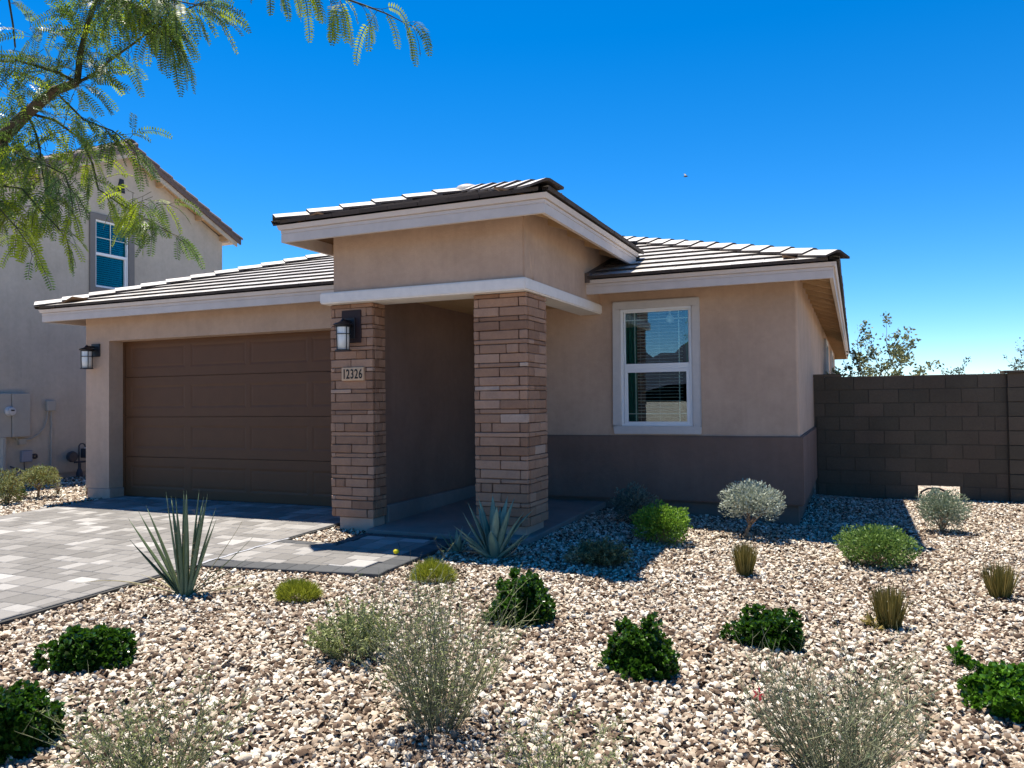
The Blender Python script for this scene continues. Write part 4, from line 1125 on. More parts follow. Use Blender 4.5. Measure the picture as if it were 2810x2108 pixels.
def make_gravel(N, name, xr, yr, size, test=None, parent=None):
    X = rng.uniform(*xr, N); Y = rng.uniform(*yr, N)
    ok = gravel_mask(X, Y)
    Z = ground_z(X, Y)
    d = np.stack([X, Y, Z], 1)-np.array(cpos); w = d@np.array(F_); uu = d@np.array(R_)/np.maximum(w, .01); vv = d@np.array(U_)/np.maximum(w, .01)
    ok &= (w > .5) & (np.abs(uu) < .80) & (vv > -.64)
    if test is not None: ok &= test(X, Y, w)
    X, Y, Z = X[ok], Y[ok], Z[ok]; n = len(X)
    sc = size*rng.lognormal(0, .38, n); sc = np.clip(sc, size*.45, size*2.1)
    th = rng.uniform(0, 2*math.pi, n); tl = rng.normal(0, .55, (n, 2)); lift = rng.uniform(-.2, .45, n)*sc*.45
    which = rng.integers(0, len(base_shapes), n)
    AV, AF = [], []; off = 0
    for s, (V, F) in enumerate(base_shapes):
        m = which == s; k = m.sum()
        if not k: continue
        c, s_ = np.cos(th[m]), np.sin(th[m]); t1, t2 = tl[m, 0], tl[m, 1]
        v = V[None]*sc[m][:, None, None]
        x, y, z = v[..., 0], v[..., 1], v[..., 2]
        # tilt about x and y
        y, z = y*np.cos(t1)[:, None]-z*np.sin(t1)[:, None], y*np.sin(t1)[:, None]+z*np.cos(t1)[:, None]
        x, z = x*np.cos(t2)[:, None]+z*np.sin(t2)[:, None], -x*np.sin(t2)[:, None]+z*np.cos(t2)[:, None]
        x, y = x*c[:, None]-y*s_[:, None], x*s_[:, None]+y*c[:, None]
        P = np.stack([x+X[m][:, None], y+Y[m][:, None], z+(Z[m]+lift[m])[:, None]], -1)
        nv = len(V); AV.append(P.reshape(-1, 3)); AF.append((F[None]+(np.arange(k)*nv)[:, None, None]+off).reshape(-1, 3)); off += k*nv
    return stuff(np_mesh(name, np.concatenate(AV), np.concatenate(AF), 'gravel_stone', parent))
gr = []
make_gravel(240000, 'gravel', (-5, 6.5), (-7.2, 1.0), .030, lambda X, Y, w: w < 5.2)
make_gravel(330000, 'gravel', (-4, 8.5), (-4.5, 7.5), .0275, lambda X, Y, w: (w >= 5.2) & (w < 11.5) & (X > -3))
make_gravel(60000, 'gravel', (-10.8, -7.03), (-3, 4.5), .036, lambda X, Y, w: w > 0)

# ------------------------------------------------------------------ plants
def rand_dirs(n, zmin=-.2):
    z = rng.uniform(zmin, 1, n); a = rng.uniform(0, 2*math.pi, n); r = np.sqrt(1-z*z)
    return np.stack([r*np.cos(a), r*np.sin(a), z], 1)
def lump(D, seed, amp, freq=4.5):
    r_ = np.random.default_rng(seed); out = np.zeros(len(D))
    for _ in range(6):
        k = r_.normal(0, freq, 3); out += np.sin(D@k+r_.uniform(0, 6.28))
    return 1+amp*out/3
def shell_points(c, rx, ry, rz_, n, zmin=-.25, box=2.0, depth=.35, seed=0, amp=.12):
    D = rand_dirs(n, zmin)
    if box != 2.0:
        q = (np.abs(D[:, 0])**box+np.abs(D[:, 1])**box+np.abs(D[:, 2])**box)**(1/box); R = 1/q
    else: R = np.ones(n)
    R = R*lump(D, seed, amp)*(1-depth*rng.uniform(0, 1, n)**1.8)
    return np.array(c)+D*R[:, None]*np.array([rx, ry, rz_]), D
def base_xyz(x, y): return (x, y, gz(x, y))
def plant(name, label, cat, x, y, group=None): return thing(name, label, cat, base_xyz(x, y), group)
def twigs(parent, base, tips, r, mat, n=4, bend=.25, name='stem'):
    b = MB()
    for t in tips:
        p0 = Vector(base)+Vector((random.uniform(-.012, .012), random.uniform(-.012, .012), -.02)); p3 = Vector(t)
        mid = p0.lerp(p3, .5)+Vector((0, 0, (p3-p0).length*bend*.3))-Vector(((p3-p0).x, (p3-p0).y, 0))*bend*.4
        b.tube([p0, mid, p3], [r, r*.7, r*.35], n, cap=False)
    return b.build(name, mat, parent)
# dark glossy rosette shrubs
def carissa(x, y, rx, ry, h, label, seed, mat='leaf_carissa', nsh=330, sprout=None, ls=.029, group='low dark glossy shrubs in the gravel', name='glossy_shrub'):
    p = plant(name, label, 'shrub', x, y, group); g0 = gz(x, y)
    P, D = shell_points((x, y, g0+h*.10), rx*.97, ry*.97, h*.85, int(nsh*.62), -.12, 2.0, .28, seed, .30)
    P2, D2 = shell_points((x, y, g0+h*.06), rx*.80, ry*.80, h*.70, nsh//2, -.1, 2.0, .5, seed+5, .1)
    P = np.concatenate([P, P2]); D = np.concatenate([D, D2])
    if sprout is not None:
        for (sx, sy, sz, m) in sprout:
            Q = rng.normal(0, .018, (m, 3))+np.array([x+sx, y+sy, g0+sz])+np.linspace(0, 1, m)[:, None]*np.array([0, 0, .03])
            P = np.concatenate([P, Q]); D = np.concatenate([D, nrm(rng.normal(0, .4, (m, 3))+[0, 0, 1])])
    k = 8; n = len(P)
    ax = nrm(D+rng.normal(0, .25, D.shape)+[0, 0, .35])
    t1 = nrm(np.cross(ax, rng.normal(0, 1, ax.shape))); t2 = np.cross(ax, t1)
    PP, DD, NN = [], [], []
    for j in range(k):
        a = j*2.4+rng.uniform(-.3, .3, n); tilt_ = .25+.9*(1-j/k)
        d = (t1*np.cos(a)[:, None]+t2*np.sin(a)[:, None])*np.sin(tilt_)+ax*np.cos(tilt_)
        PP.append(P+ax*(j/k*.022)[..., None] if np.ndim(j) else P+ax*(j/k*.022)); DD.append(d+rng.normal(0, .12, d.shape)); NN.append(ax)
    PP, DD, NN = map(np.concatenate, (PP, DD, NN))
    L = ls*rng.uniform(.75, 1.2, len(PP))
    stuff(leaves('foliage', PP, DD, NN, L, L*.78, mat, p, oval=True, fold=.18))
    twigs(p, (x, y, g0), [tuple(q) for q in P2[:26]], .004, 'bark', name='stem')
    return p
carissa(.84, -2.22, .205, .19, .285, 'dark green glossy shrub with an upright sprout below the agave', 27, nsh=900, sprout=[(-.03, 0, .28, 8), (-.05, 0, .25, 6)])
carissa(-1.16, -3.93, .20, .175, .20, 'dark green glossy shrub nearest the driveway edge', 2, nsh=900)
carissa(-.49, -4.83, .145, .15, .26, 'dark green glossy shrub cut off by the left frame edge', 3, nsh=900)
carissa(1.81, -2.73, .195, .175, .20, 'dark green glossy shrub in the centre foreground with one short sprout', 4, nsh=850, sprout=[(.06, .0, .24, 14)])
carissa(2.43, -1.93, .20, .17, .17, 'low dark green glossy shrub left of the olive grass tufts', 5, nsh=850)
carissa(3.68, -2.44, .19, .21, .18, 'bright green spreading shrub at the right frame edge', 6, 'leaf_carissa_light', 900, sprout=[(-.24, .10, .18, 16), (-.20, .08, .15, 14), (-.15, .05, .13, 14)], group=None)
# leafy clipped shrubs
def leafy(x, y, c, rx, ry, rz_, n, mat, label, seed, name='shrub', box=2.0, L=.03, Wr=.45, zmin=-.5, depth=.5, trunk=None, group=None, amp=.1, cat='shrub', upw=.6):
    p = plant(name, label, cat, x, y, group); g0 = gz(x, y)
    cc = (x+c[0], y+c[1], g0+c[2])
    P, D = shell_points(cc, rx, ry, rz_, n, zmin, box, depth, seed, amp)
    P = P[P[:, 2] > g0+.01]; D = D[:len(P)]
    D = nrm(P-np.array(cc))
    dd = nrm(D+rng.normal(0, .55, D.shape)+[0, 0, upw]); NN = nrm(D+rng.normal(0, .5, D.shape))
    l = L*rng.uniform(.6, 1.3, len(P))
    stuff(leaves('foliage', P, dd, NN, l, l*Wr, mat, p, oval=False, fold=.15))
    m = 18 if trunk else 40; tips, _ = shell_points(cc, rx*.85, ry*.85, rz_*.85, m, max(zmin, -.3), box, .3, seed+9, amp)
    if trunk:
        top = Vector((x+c[0]*.6, y+c[1]*.6, g0+trunk[0])); b = MB()
        b.tube([(x, y, g0-.02), (x+.005, y, g0+trunk[0]*.5), top], [trunk[1]*1.2, trunk[1], trunk[1]*.9], 8); b.build('trunk', trunk[2], p)
        twigs(p, tuple(top), [tuple(t) for t in tips], trunk[1]*.24, trunk[2], bend=.1, name='branch')
    else: twigs(p, (x, y, g0), [tuple(t) for t in tips], .003, 'twig_tan', name='stem')
    return p
leafy(1.903, 1.305, (.06, .03, .36), .27, .24, .175, 4200, 'leaf_silver', 'silver leaved shrub on a bare tan stem in front of the window wall', 11, 'silver_shrub', 2.6, .036, .45, -.8, .75, (.13, .016, 'twig_tan'), amp=.2)
leafy(3.82, 2.68, (0, 0, .255), .235, .21, .205, 5600, 'leaf_silver_green', 'silver green shrub at the drain opening of the block wall', 12, 'silver_shrub', 2.3, .028, .42, -.85, .8, amp=.2)
leafy(.68, 1.43, (0, 0, .21), .225, .20, .19, 3600, 'leaf_shade', 'grey green shrub in the house shade behind the lime shrub', 13, 'shaded_shrub', 2.2, .032, .4, -.85, .8, amp=.22)
leafy(1.19, .55, (.0, 0, .185), .255, .23, .175, 6500, 'leaf_lime', 'rounded lime green shrub half in the house shade', 14, 'lime_shrub', 2.4, .026, .55, -.85, .8, amp=.2)
leafy(3.12, .64, (0, 0, .165), .29, .26, .17, 7500, 'leaf_green', 'rounded mid green shrub across the shadow tip', 15, 'green_shrub', 2.4, .026, .55, -.85, .8, amp=.2)
leafy(-8.10, .19, (0, 0, .24), .19, .19, .23, 2600, 'leaf_gold', 'yellow green clipped shrub at the left frame edge', 16, 'clipped_shrub', 2.6, .036, .45, -.85, .8, amp=.18, group='clipped shrubs beside the neighbor house')
leafy(-8.30, .80, (.03, 0, .32), .26, .22, .15, 2600, 'leaf_gold', 'flat topped yellow green shrub on a forked stem', 17, 'clipped_shrub', 2.6, .038, .45, -.85, .8, (.14, .018, 'twig_tan'), amp=.2, group='clipped shrubs beside the neighbor house')
leafy(-8.25, 1.08, (0, 0, .12), .05, .05, .12, 90, 'leaf_silver', 'small pale weed behind the flat topped shrub', 18, 'weed', 2.0, .03, .4, -.8, .6, cat='weed')
leafy(-7.68, 1.14, (0, 0, .10), .035, .04, .11, 70, 'leaf_silver', 'tiny pale weed at the garage corner', 19, 'weed', 2.0, .03, .4, -.8, .6, cat='weed')
leafy(-8.45, .60, (0, 0, .09), .10, .10, .10, 300, 'leaf_green', 'small green weed between the clipped shrubs', 20, 'weed', 2.0, .035, .45, -.5, .6, cat='weed')
# feathery sage patches
def feathery(x, y, rx, ry, h, n, mat, label, seed, name, L=.016, group=None, spikes=38, sp=0.4):
    p = plant(name, label, 'shrub', x, y, group); g0 = gz(x, y); b = MB(); PP = []; DD = []
    r_ = random.Random(seed)
    for i in range(spikes):
        a = r_.uniform(0, 6.283); q = math.sqrt(r_.random())
        tx, ty = x+rx*q*math.cos(a), y+ry*q*math.sin(a); tz = g0+h*(1-.55*q*q)*r_.uniform(.55, 1.05)
        bx, by = x+rx*.35*q*math.cos(a), y+ry*.35*q*math.sin(a)
        pts = [Vector((bx, by, g0-.01)), Vector(((bx+tx)/2+r_.uniform(-.02, .02), (by+ty)/2+r_.uniform(-.02, .02), g0+(tz-g0)*.6)), Vector((tx, ty, tz))]
        b.tube(pts, [.0028, .002, .001], 3, cap=False)
        for k in range(int(n/spikes)):
            t = r_.uniform(.25, 1.0)
            v = pts[0].lerp(pts[1], t*2) if t < .5 else pts[1].lerp(pts[2], t*2-1)
            PP.append(v[:]); dv = Vector((r_.gauss(0, 1), r_.gauss(0, 1), r_.gauss(.5, .7))); DD.append(dv.normalized()[:])
    b.build('stem', 'stem_grey', p)
    PP = np.array(PP); DD = np.array(DD); l = L*rng.uniform(.6, 1.6, len(PP))
    PP = PP+rng.normal(0, .006, PP.shape)
    stuff(leaves('foliage', PP, DD, rng.normal(0, 1, PP.shape), l, l*.32, mat, p))
    return p
feathery(.92, -.60, .29, .22, .25, 6500, 'leaf_sage', 'low feathery grey green plant at the shadow edge right of the agave', 21, 'feathery_plant', .026, spikes=110)
feathery(.24, -3.30, .30, .26, .37, 4600, 'leaf_weed', 'loose feathery green plant left of the large wispy shrub', 22, 'feathery_plant', .022, spikes=110)
feathery(.70, -.66, .10, .09, .15, 700, 'leaf_silver_green', 'pale weed at the left end of the feathery plant', 26, 'weed', .030, spikes=12)
# mounds of golden needle grass
def mound(x, y, rx, ry, h, label, seed):
    p = plant('moss_grass', label, 'grass tuft', x, y, 'golden green needle mounds'); g0 = gz(x, y); n = 4500
    P, D = shell_points((x, y, g0), rx*.72, ry*.72, h*.62, n, .02, 2.2, .5, seed, .14)
    dd = nrm(D+rng.normal(0, .35, D.shape)+[0, 0, .55])
    l = rng.uniform(.035, .075, n)
    stuff(leaves('blades', P, dd, rng.normal(0, 1, P.shape), l, .0035, 'needle_gold', p, fold=.0))
    return p
mound(-.87, -2.42, .215, .18, .17, 'golden green mossy mound nearer the driveway', 31)
mound(-.18, -1.60, .22, .18, .20, 'golden green mossy mound beside the walkway corner', 32)
# upright clipped tufts
def tuft(x, y, r, h, label, seed):
    p = plant('grass_tuft', label, 'grass tuft', x, y, 'upright olive grass tufts'); g0 = gz(x, y); n = 430
    r_ = np.random.default_rng(seed); a = r_.uniform(0, 6.283, n); q = np.sqrt(r_.uniform(0, 1, n))
    bx, by = x+r*.52*q*np.cos(a), y+r*.52*q*np.sin(a); tx = x+r*1.0*q*np.cos(a)+r_.normal(0, .020, n); ty = y+r*1.0*q*np.sin(a)+r_.normal(0, .020, n)
    hh_ = h*(1-.12*q*q)*r_.uniform(.66, 1.06, n)
    w = r_.uniform(.0018, .0036, n); sa = r_.uniform(0, 6.283, n); sx, sy = np.cos(sa)*w, np.sin(sa)*w
    z0 = np.full(n, g0-.01)
    V = np.stack([np.stack([bx-sx, by-sy, z0], 1), np.stack([bx+sx, by+sy, z0], 1),
                  np.stack([bx*.45+tx*.55+sx, by*.45+ty*.55+sy, g0+hh_*.5], 1), np.stack([bx*.45+tx*.55-sx, by*.45+ty*.55-sy, g0+hh_*.5], 1),
                  np.stack([tx+sx*.4, ty+sy*.4, g0+hh_], 1), np.stack([tx-sx*.4, ty-sy*.4, g0+hh_], 1)], 1)
    f = np.array([[0,1,2,3],[3,2,4,5]]); Fq = (f[None]+(np.arange(n)*6)[:, None, None]).reshape(-1, 4)
    stuff(np_mesh('blades', V.reshape(-1, 3), Fq, 'blade_olive', p))
    return p
tuft(2.08, -.25, .105, .275, 'smallest olive grass tuft below the silver shrub on its bare stem', 41)
tuft(3.94, -.19, .122, .26, 'olive grass tuft nearest the right frame edge', 42)
tuft(3.145, -1.23, .118, .28, 'olive grass tuft between the green shrub and the low dark shrub', 43)
feathery(3.06, -1.28, .06, .05, .05, 60, 'blade_olive', 'flattened dry grass at the foot of the middle olive tuft', 45, 'dry_grass', .05, spikes=6)
# wispy chuparosa shrubs
def wispy(x, y, rx, h, label, seed, nst=70, leaf=900, lm='leaf_weed', green=.0, lean=(0, 0)):
    p = plant('wispy_shrub', label, 'shrub', x, y, 'wispy grey green shrubs in the foreground'); g0 = gz(x, y); r_ = random.Random(seed); b = MB(); tips = []
    def grow(p0, d, L, r, lev):
        pts = [p0]; q = p0.copy(); dd = d.copy(); n = 4
        for i in range(n):
            dd = (dd+Vector((r_.gauss(0, .10), r_.gauss(0, .10), r_.gauss(.05, .06)))).normalized(); q = q+dd*L/n; pts.append(q.copy())
        b.tube(pts, [r*(1-.7*i/n) for i in range(n+1)], 3, cap=False)
        tips.append((pts, lev))
        if lev < 2:
            for i in range(1, n+1):
                if r_.random() < (.85 if lev == 0 else .5):
                    k = 2 if lev == 0 else 1
                    for _ in range(k):
                        s = (dd+Vector((r_.gauss(0, .65), r_.gauss(0, .65), r_.gauss(.05, .35)))).normalized()
                        grow(pts[i], s, L*r_.uniform(.25, .5), r*.62, lev+1)
    for i in range(nst):
        a = r_.uniform(0, 6.283); q = r_.random()**.6
        sp_ = q*rx/h*1.25
        d = Vector((math.cos(a)*sp_+lean[0], math.sin(a)*sp_+lean[1], 1)).normalized()
        p0 = Vector((x+math.cos(a)*.10*q, y+math.sin(a)*.10*q, g0-.01))
        grow(p0, d, h*r_.uniform(.6, 1.05)*(1+.25*q), r_.uniform(.0020, .0038), 0)
    stuff(b.build('stems', 'stem_grey', p))
    PP = []
    for _ in range(leaf):
        pts, lev = r_.choice(tips); i = r_.randrange(1, len(pts)); PP.append(pts[i-1].lerp(pts[i], r_.random())[:])
    PP = np.array(PP); l = rng.uniform(.009, .022, len(PP))
    stuff(leaves('foliage', PP, rng.normal(0, 1, PP.shape)+[0, 0, .3], rng.normal(0, 1, PP.shape), l, l*.35, lm, p))
    # fallen litter and dry twigs round the foot
    lb = MB()
    for _ in range(50):
        a = r_.uniform(0, 6.283); q = rx*.8*math.sqrt(r_.random()); c = Vector((x+q*math.cos(a), y+q*math.sin(a), 0)); c.z = gz(c.x, c.y)+.022
        a2 = r_.uniform(0, 6.283); L = r_.uniform(.03, .10); e = Vector((math.cos(a2), math.sin(a2), r_.uniform(-.05, .15)))*L
        lb.tube([c-e*.5, c+Vector((0, 0, .005)), c+e*.5], .0012, 3, cap=False)
    stuff(lb.build('litter', 'dry_leaf', p))
    return p
wispy(1.13, -3.88, .27, .50, 'large wispy grey green shrub in the middle foreground', 51, 84, 3600)
wispy(.42, -4.88, .24, .30, 'wispy shrub with yellow green leaves at the bottom left', 52, 60, 3200)
wispy(1.84, -4.20, .26, .25, 'short wispy shrub cut by the bottom edge near the centre', 53, 34, 1500)
w5 = wispy(2.85, -3.58, .31, .42, 'wide wispy grey stemmed shrub at bottom right with a red flower', 54, 100, 1500, 'leaf_sage')
# red tubular flower on the right wispy shrub
PP = np.tile([[2.575, -3.69, .085]], (9, 1))+rng.normal(0, .006, (9, 3)); o = leaves('flower', PP, rng.normal(0, 1, (9, 3))*[.8, .8, 1.6], rng.normal(0, 1, (9, 3)), .034, .009, 'petal_red', w5)
o['label'] = 'small red tubular flower'
b = MB(); b.tube([(2.78, -3.66, gz(2.8, -3.7)), (2.65, -3.68, -.05), (2.58, -3.69, .075)], .002, 3); b.build('flower_stem', 'stem_grey', w5)

# agaves
def agave_leaf(b, base, az, lean, L, W, curl, seed, thick=.018, teeth=True, tw=0.0, conc=.30):
    """fleshy channelled leaf: grows from base, azimuth az, leaning out by lean, tip recurving by curl"""
    r_ = random.Random(seed); n = 10
    out = Vector((math.cos(az), math.sin(az), 0)); side = Vector((-math.sin(az), math.cos(az), 0))
    p = Vector(base); rings = []; edges = []
    for i in range(n+1):
        t = i/n; ang = lean+curl*(t**1.6)
        d = out*math.sin(ang)+Vector((0, 0, math.cos(ang))); nn = out*math.cos(ang)-Vector((0, 0, math.sin(ang)))  # dorsal (outer) normal
        w = W*(.62+.75*t-1.37*t**2.2) if t < .98 else W*.02
        w = max(w*.5, .0015); th = thick*(1-t)**.8+.0012
        s = side*math.cos(tw*t)+nn*math.sin(tw*t)
        rings.append([p-s*w-nn*conc*w, p-s*w*.5+nn*(th*.55), p+nn*(th), p+s*w*.5+nn*(th*.55), p+s*w-nn*conc*w, p+s*w*.45-nn*(conc*w*.35+th*.1), p-nn*th*.1, p-s*w*.45-nn*(conc*w*.35+th*.1)])
        edges.append((p-s*w-nn*conc*w, p+s*w-nn*conc*w, s, d))
        p = p+d*(L/n)
    m_ = 8; vs = [v for r in rings for v in r]; fs = [(i*m_+k, i*m_+(k+1) % m_, (i+1)*m_+(k+1) % m_, (i+1)*m_+k) for i in range(n) for k in range(m_)]
    fs += [tuple(range(m_))[::-1], tuple(range(n*m_, (n+1)*m_))]
    b.add(vs, fs)
    # terminal spine
    b.tube([edges[-1][0].lerp(edges[-1][1], .5), edges[-1][0].lerp(edges[-1][1], .5)+edges[-1][3]*.022], [.002, .0004], 4)
    if teeth:
        for i in range(1, n-1):
            for f in (0, .33, .66):
                for j, sg in ((0, -1), (1, 1)):
                    a = edges[i][j].lerp(edges[i+1][j], f); c = edges[i][j].lerp(edges[i+1][j], f+.16)
                    tip = a.lerp(c, .7)+edges[i][2]*sg*.007
                    b.add([a, c, tip, a.lerp(c, .5)+Vector((0, 0, .002))], [(0,1,2),(0,2,3),(1,3,2)])
RIGHT2D = math.atan2(.401, .916)
def agave(x, y, label, spec, name='agave', mat='agave_leaf', sc=1.0, teeth=True, **kw):
    p = plant(name, label, 'succulent', x, y); g0 = gz(x, y)
    for i, (az, lean, L, W, curl) in enumerate(spec):
        b = MB(); a = RIGHT2D+math.radians(az); r0 = .035*sc
        agave_leaf(b, (x+r0*math.cos(a), y+r0*math.sin(a), g0-.01), a, math.radians(lean), L*sc, W*sc*1.22, math.radians(curl), i*3+1, .018*sc, teeth, **kw)
        o = b.build('leaf', mat, p); o.data.polygons.foreach_set('use_smooth', [True]*len(o.data.polygons))
    return p
# azimuth 0 = to the right in the view, -90 = toward the camera
ag = agave(-.05, -.70, 'large blue green agave in front of the right stone pillar', [
    (175, 34, .46, .10, -8), (165, 22, .52, .10, 4), (150, 12, .55, .10, 5), (205, 52, .38, .095, -5), (190, 44, .43, .09, 10),
    (95, 14, .56, .10, 3), (60, 20, .56, .10, 5), (30, 16, .55, .095, 8), (12, 30, .53, .10, 24), (-8, 24, .46, .11, 16),
    (-35, 16, .50, .115, 2), (-75, 8, .48, .12, 2), (-100, 22, .30, .12, 6), (-20, 52, .36, .10, -12), (5, 56, .38, .09, -6), (215, 60, .30, .09, -10), (120, 30, .5, .10, 8), (80, 32, .5, .10, 6)], thick=.018) if False else None
ag = agave(-.05, -.70, 'large blue green agave in front of the right stone pillar', [
    (175, 34, .46, .10, -8), (165, 22, .52, .10, 4), (150, 12, .55, .10, 5), (205, 52, .38, .095, -5), (190, 44, .43, .09, 10),
    (95, 14, .56, .10, 3), (60, 20, .56, .10, 5), (30, 16, .55, .095, 8), (12, 30, .53, .10, 24), (-8, 24, .46, .11, 16),
    (-35, 16, .50, .115, 2), (-75, 8, .48, .12, 2), (-100, 22, .30, .12, 6), (-20, 52, .36, .10, -12), (5, 56, .38, .09, -6), (215, 60, .30, .09, -10), (120, 30, .5, .10, 8), (80, 32, .5, .10, 6)])
# withered basal leaves
b = MB()
agave_leaf(b, (-.08, -.70, gz(-.08, -.7)), RIGHT2D+math.radians(190), math.radians(72), .28, .07, math.radians(14), 3, .006, False)
agave_leaf(b, (.05, -.72, gz(.05, -.72)), RIGHT2D+math.radians(-15), math.radians(60), .20, .05, math.radians(-35), 5, .006, False)
agave_leaf(b, (.07, -.70, gz(.07, -.7)), RIGHT2D+math.radians(5), math.radians(75), .24, .03, math.radians(-15), 6, .004, False)
b.build('withered_leaves', 'dry_leaf', ag)
agave(-.48, -.61, 'small young agave beside the porch slab left of the large one', [
    (170, 38, .50, .11, 0), (150, 20, .42, .11, 4), (200, 60, .40, .10, -8), (60, 16, .50, .11, 8), (20, 30, .52, .11, 6), (-60, 14, .40, .15, 4), (-110, 30, .30, .13, 6), (-10, 50, .36, .10, -6), (95, 12, .46, .1, 3)], 'small_agave', sc=.48)
# yucca-like hesperaloe
yu = plant('yucca', 'tall spiky yucca with long narrow leaves at the driveway edge', 'succulent', -1.77, -2.62)
gy = gz(-1.77, -2.62)
ylv = [(180, 35, .72, -3), (176, 27, .73, 2), (178, 21, .74, 2), (185, 41, .58, -2), (150, 11, .76, -1), (200, 8, .80, -1), (120, 6, .79, -1), (-120, 4, .76, 1), (-60, 1, .80, 0),
       (40, 5, .80, 0), (20, 7, .75, 1), (0, 10, .78, 0), (-20, 12, .72, -1), (10, 15, .68, 2), (60, 9, .70, 2), (-5, 19, .62, 2)]
for i, (az, lean, L, cu) in enumerate(ylv):
    b = MB(); a = RIGHT2D+math.radians(az)
    agave_leaf(b, (-1.77+.03*math.cos(a), -2.62+.03*math.sin(a), gy-.02), a, math.radians(lean), L, .058, math.radians(cu), i, .009, False, conc=.45)
    o = b.build('leaf', 'yucca_leaf', yu); o.data.polygons.foreach_set('use_smooth', [True]*len(o.data.polygons))
for i, (az, lean, L, cu, w) in enumerate([(5, 50, .62, -6, .022), (-5, 60, .52, -4, .018), (8, 38, .66, -8, .008), (-8, 78, .60, 12, .012), (3, 80, .66, 8, .012), (180, 72, .42, 16, .016), (186, 70, .78, 34, .014), (172, 60, .36, 18, .016)]):
    b = MB(); a = RIGHT2D+math.radians(az)
    agave_leaf(b, (-1.77+.03*math.cos(a), -2.62+.03*math.sin(a), gy), a, math.radians(lean), L, w, math.radians(cu), i, .005, False, conc=.45)
    o = b.build('leaf', 'yucca_dry' if i > 1 else 'yucca_leaf', yu)
    if i > 1: o['label'] = 'dry tan leaf lying outward'
# curly marginal threads of the yucca
b = MB(); r_ = random.Random(5)
for _ in range(40):
    az, lean, L, cu = r_.choice(ylv); a = RIGHT2D+math.radians(az); t = r_.uniform(.25, .8)
    c = Vector((-1.77, -2.62, gy))+(Vector((math.cos(a), math.sin(a), 0))*math.sin(math.radians(lean))+Vector((0, 0, math.cos(math.radians(lean)))))*L*t
    pts = [c+Vector((.012*math.cos(k*1.1)+r_.uniform(-.004, .004), .010*math.sin(k*1.3), .008*math.sin(k*1.1)+k*.003)) for k in range(6)]
    b.tube(pts, .0006, 3, cap=False)
b.build('leaf_threads', 'dry_leaf', yu)

# yellow marker by the walkway
ym = thing('marker', 'small yellow marker ball on a thin stake at the walkway edge', 'marker', (-.90, -1.0, gz(-.90, -1.0)))
b = MB(); b.lathe((-.90, -1.0, -.030), [(.001, -.024), (.018, -.018), (.027, -.006), (.027, .006), (.018, .018), (.001, .024)], 14); b.build('ball', 'yellow_paint', ym, smooth=True)
b = MB(); b.tube([(-.885, -.98, -.08), (-.87, -.98, -.01), (-.89, -.98, .045)], .0022, 5); b.build('stake', 'black_metal', ym)

# stray twigs and dry leaves over the gravel
b = MB(); r_ = random.Random(77)
for _ in range(150):
    x, y = r_.uniform(-1.8, 4.2), r_.uniform(-5.2, 2.0)
    if not gravel_mask(np.array([x]), np.array([y]))[0]: continue
    a = r_.uniform(0, 6.283); L = r_.uniform(.02, .09); c = Vector((x, y, gz(x, y)+.024)); e = Vector((math.cos(a), math.sin(a), r_.uniform(-.05, .12)))*L
    b.tube([c-e*.5, c+Vector((0, 0, .004)), c+e*.5], .0011, 3, cap=False)
stuff(b.build('twig_litter', 'dry_leaf'))

# ------------------------------------------------------------------ trees beyond the block wall
def far_tree(x, y, H, R, label, seed, mat, nleaf, bark='bark', split=.25, name='desert_tree', cl=9, L=.045, up=.25, stems=7):
    t = plant(name, label, 'tree', x, y); g0 = gz(x, y); r_ = random.Random(seed); b = MB(); tips = []
    z0 = H*split
    b2 = MB(); b2.tube([(x, y, g0-.05), (x+.02, y, g0+z0*.5), (x, y, g0+z0)], [H*.018, H*.014, H*.012], 7); b2.build('trunk', bark, t)
    def grow(p0, d, L_, r, lev):
        pts = [p0]; q = p0.copy(); dd = d.copy()
        for i in range(4):
            dd = (dd+Vector((r_.gauss(0, .13), r_.gauss(0, .13), r_.gauss(up*.15, .08)))).normalized(); q = q+dd*L_/4; pts.append(q.copy())
        b.tube(pts, [r*(1-.6*i/4) for i in range(5)], 4, cap=False)
        if lev >= 2: tips.append(pts[-1]); tips.append(pts[-2])
        if lev < 3:
            for i in range(1, 5):
                if r_.random() < .8:
                    s = (dd+Vector((r_.gauss(0, .55), r_.gauss(0, .55), r_.gauss(.1, .35)))).normalized(); grow(pts[i], s, L_*r_.uniform(.4, .65), r*.55, lev+1)
    for i in range(stems):
        a = i*2*math.pi/stems+r_.uniform(-.3, .3); sp_ = r_.uniform(.25, 1.0)*R/(H-z0)*1.2
        grow(Vector((x, y, g0+z0)), Vector((math.cos(a)*sp_, math.sin(a)*sp_, 1)).normalized(), (H-z0)*r_.uniform(.6, .8), H*.0085, 1)
    V = np.array(b.v); top_ = V[:, 2].max()-g0; rad = np.percentile(np.hypot(V[:, 0]-x, V[:, 1]-y), 97)
    fz, fr = H/top_, R/rad
    fit = lambda A_: np.stack([x+(A_[:, 0]-x)*fr, y+(A_[:, 1]-y)*fr, g0+z0+(A_[:, 2]-g0-z0)*(H-z0)/(top_-z0)], 1)
    b.v = [tuple(v) for v in fit(V)]
    b.build('branches', bark, t)
    T = fit(np.array([p[:] for p in tips])); idx = rng.integers(0, len(T), nleaf)
    P = T[idx]+rng.normal(0, .045*H/3, (nleaf, 3)); l = L*rng.uniform(.6, 1.3, nleaf)
    stuff(leaves('foliage', P, rng.normal(0, 1, P.shape), rng.normal(0, 1, P.shape), l, l*.6, mat, t))
    return t
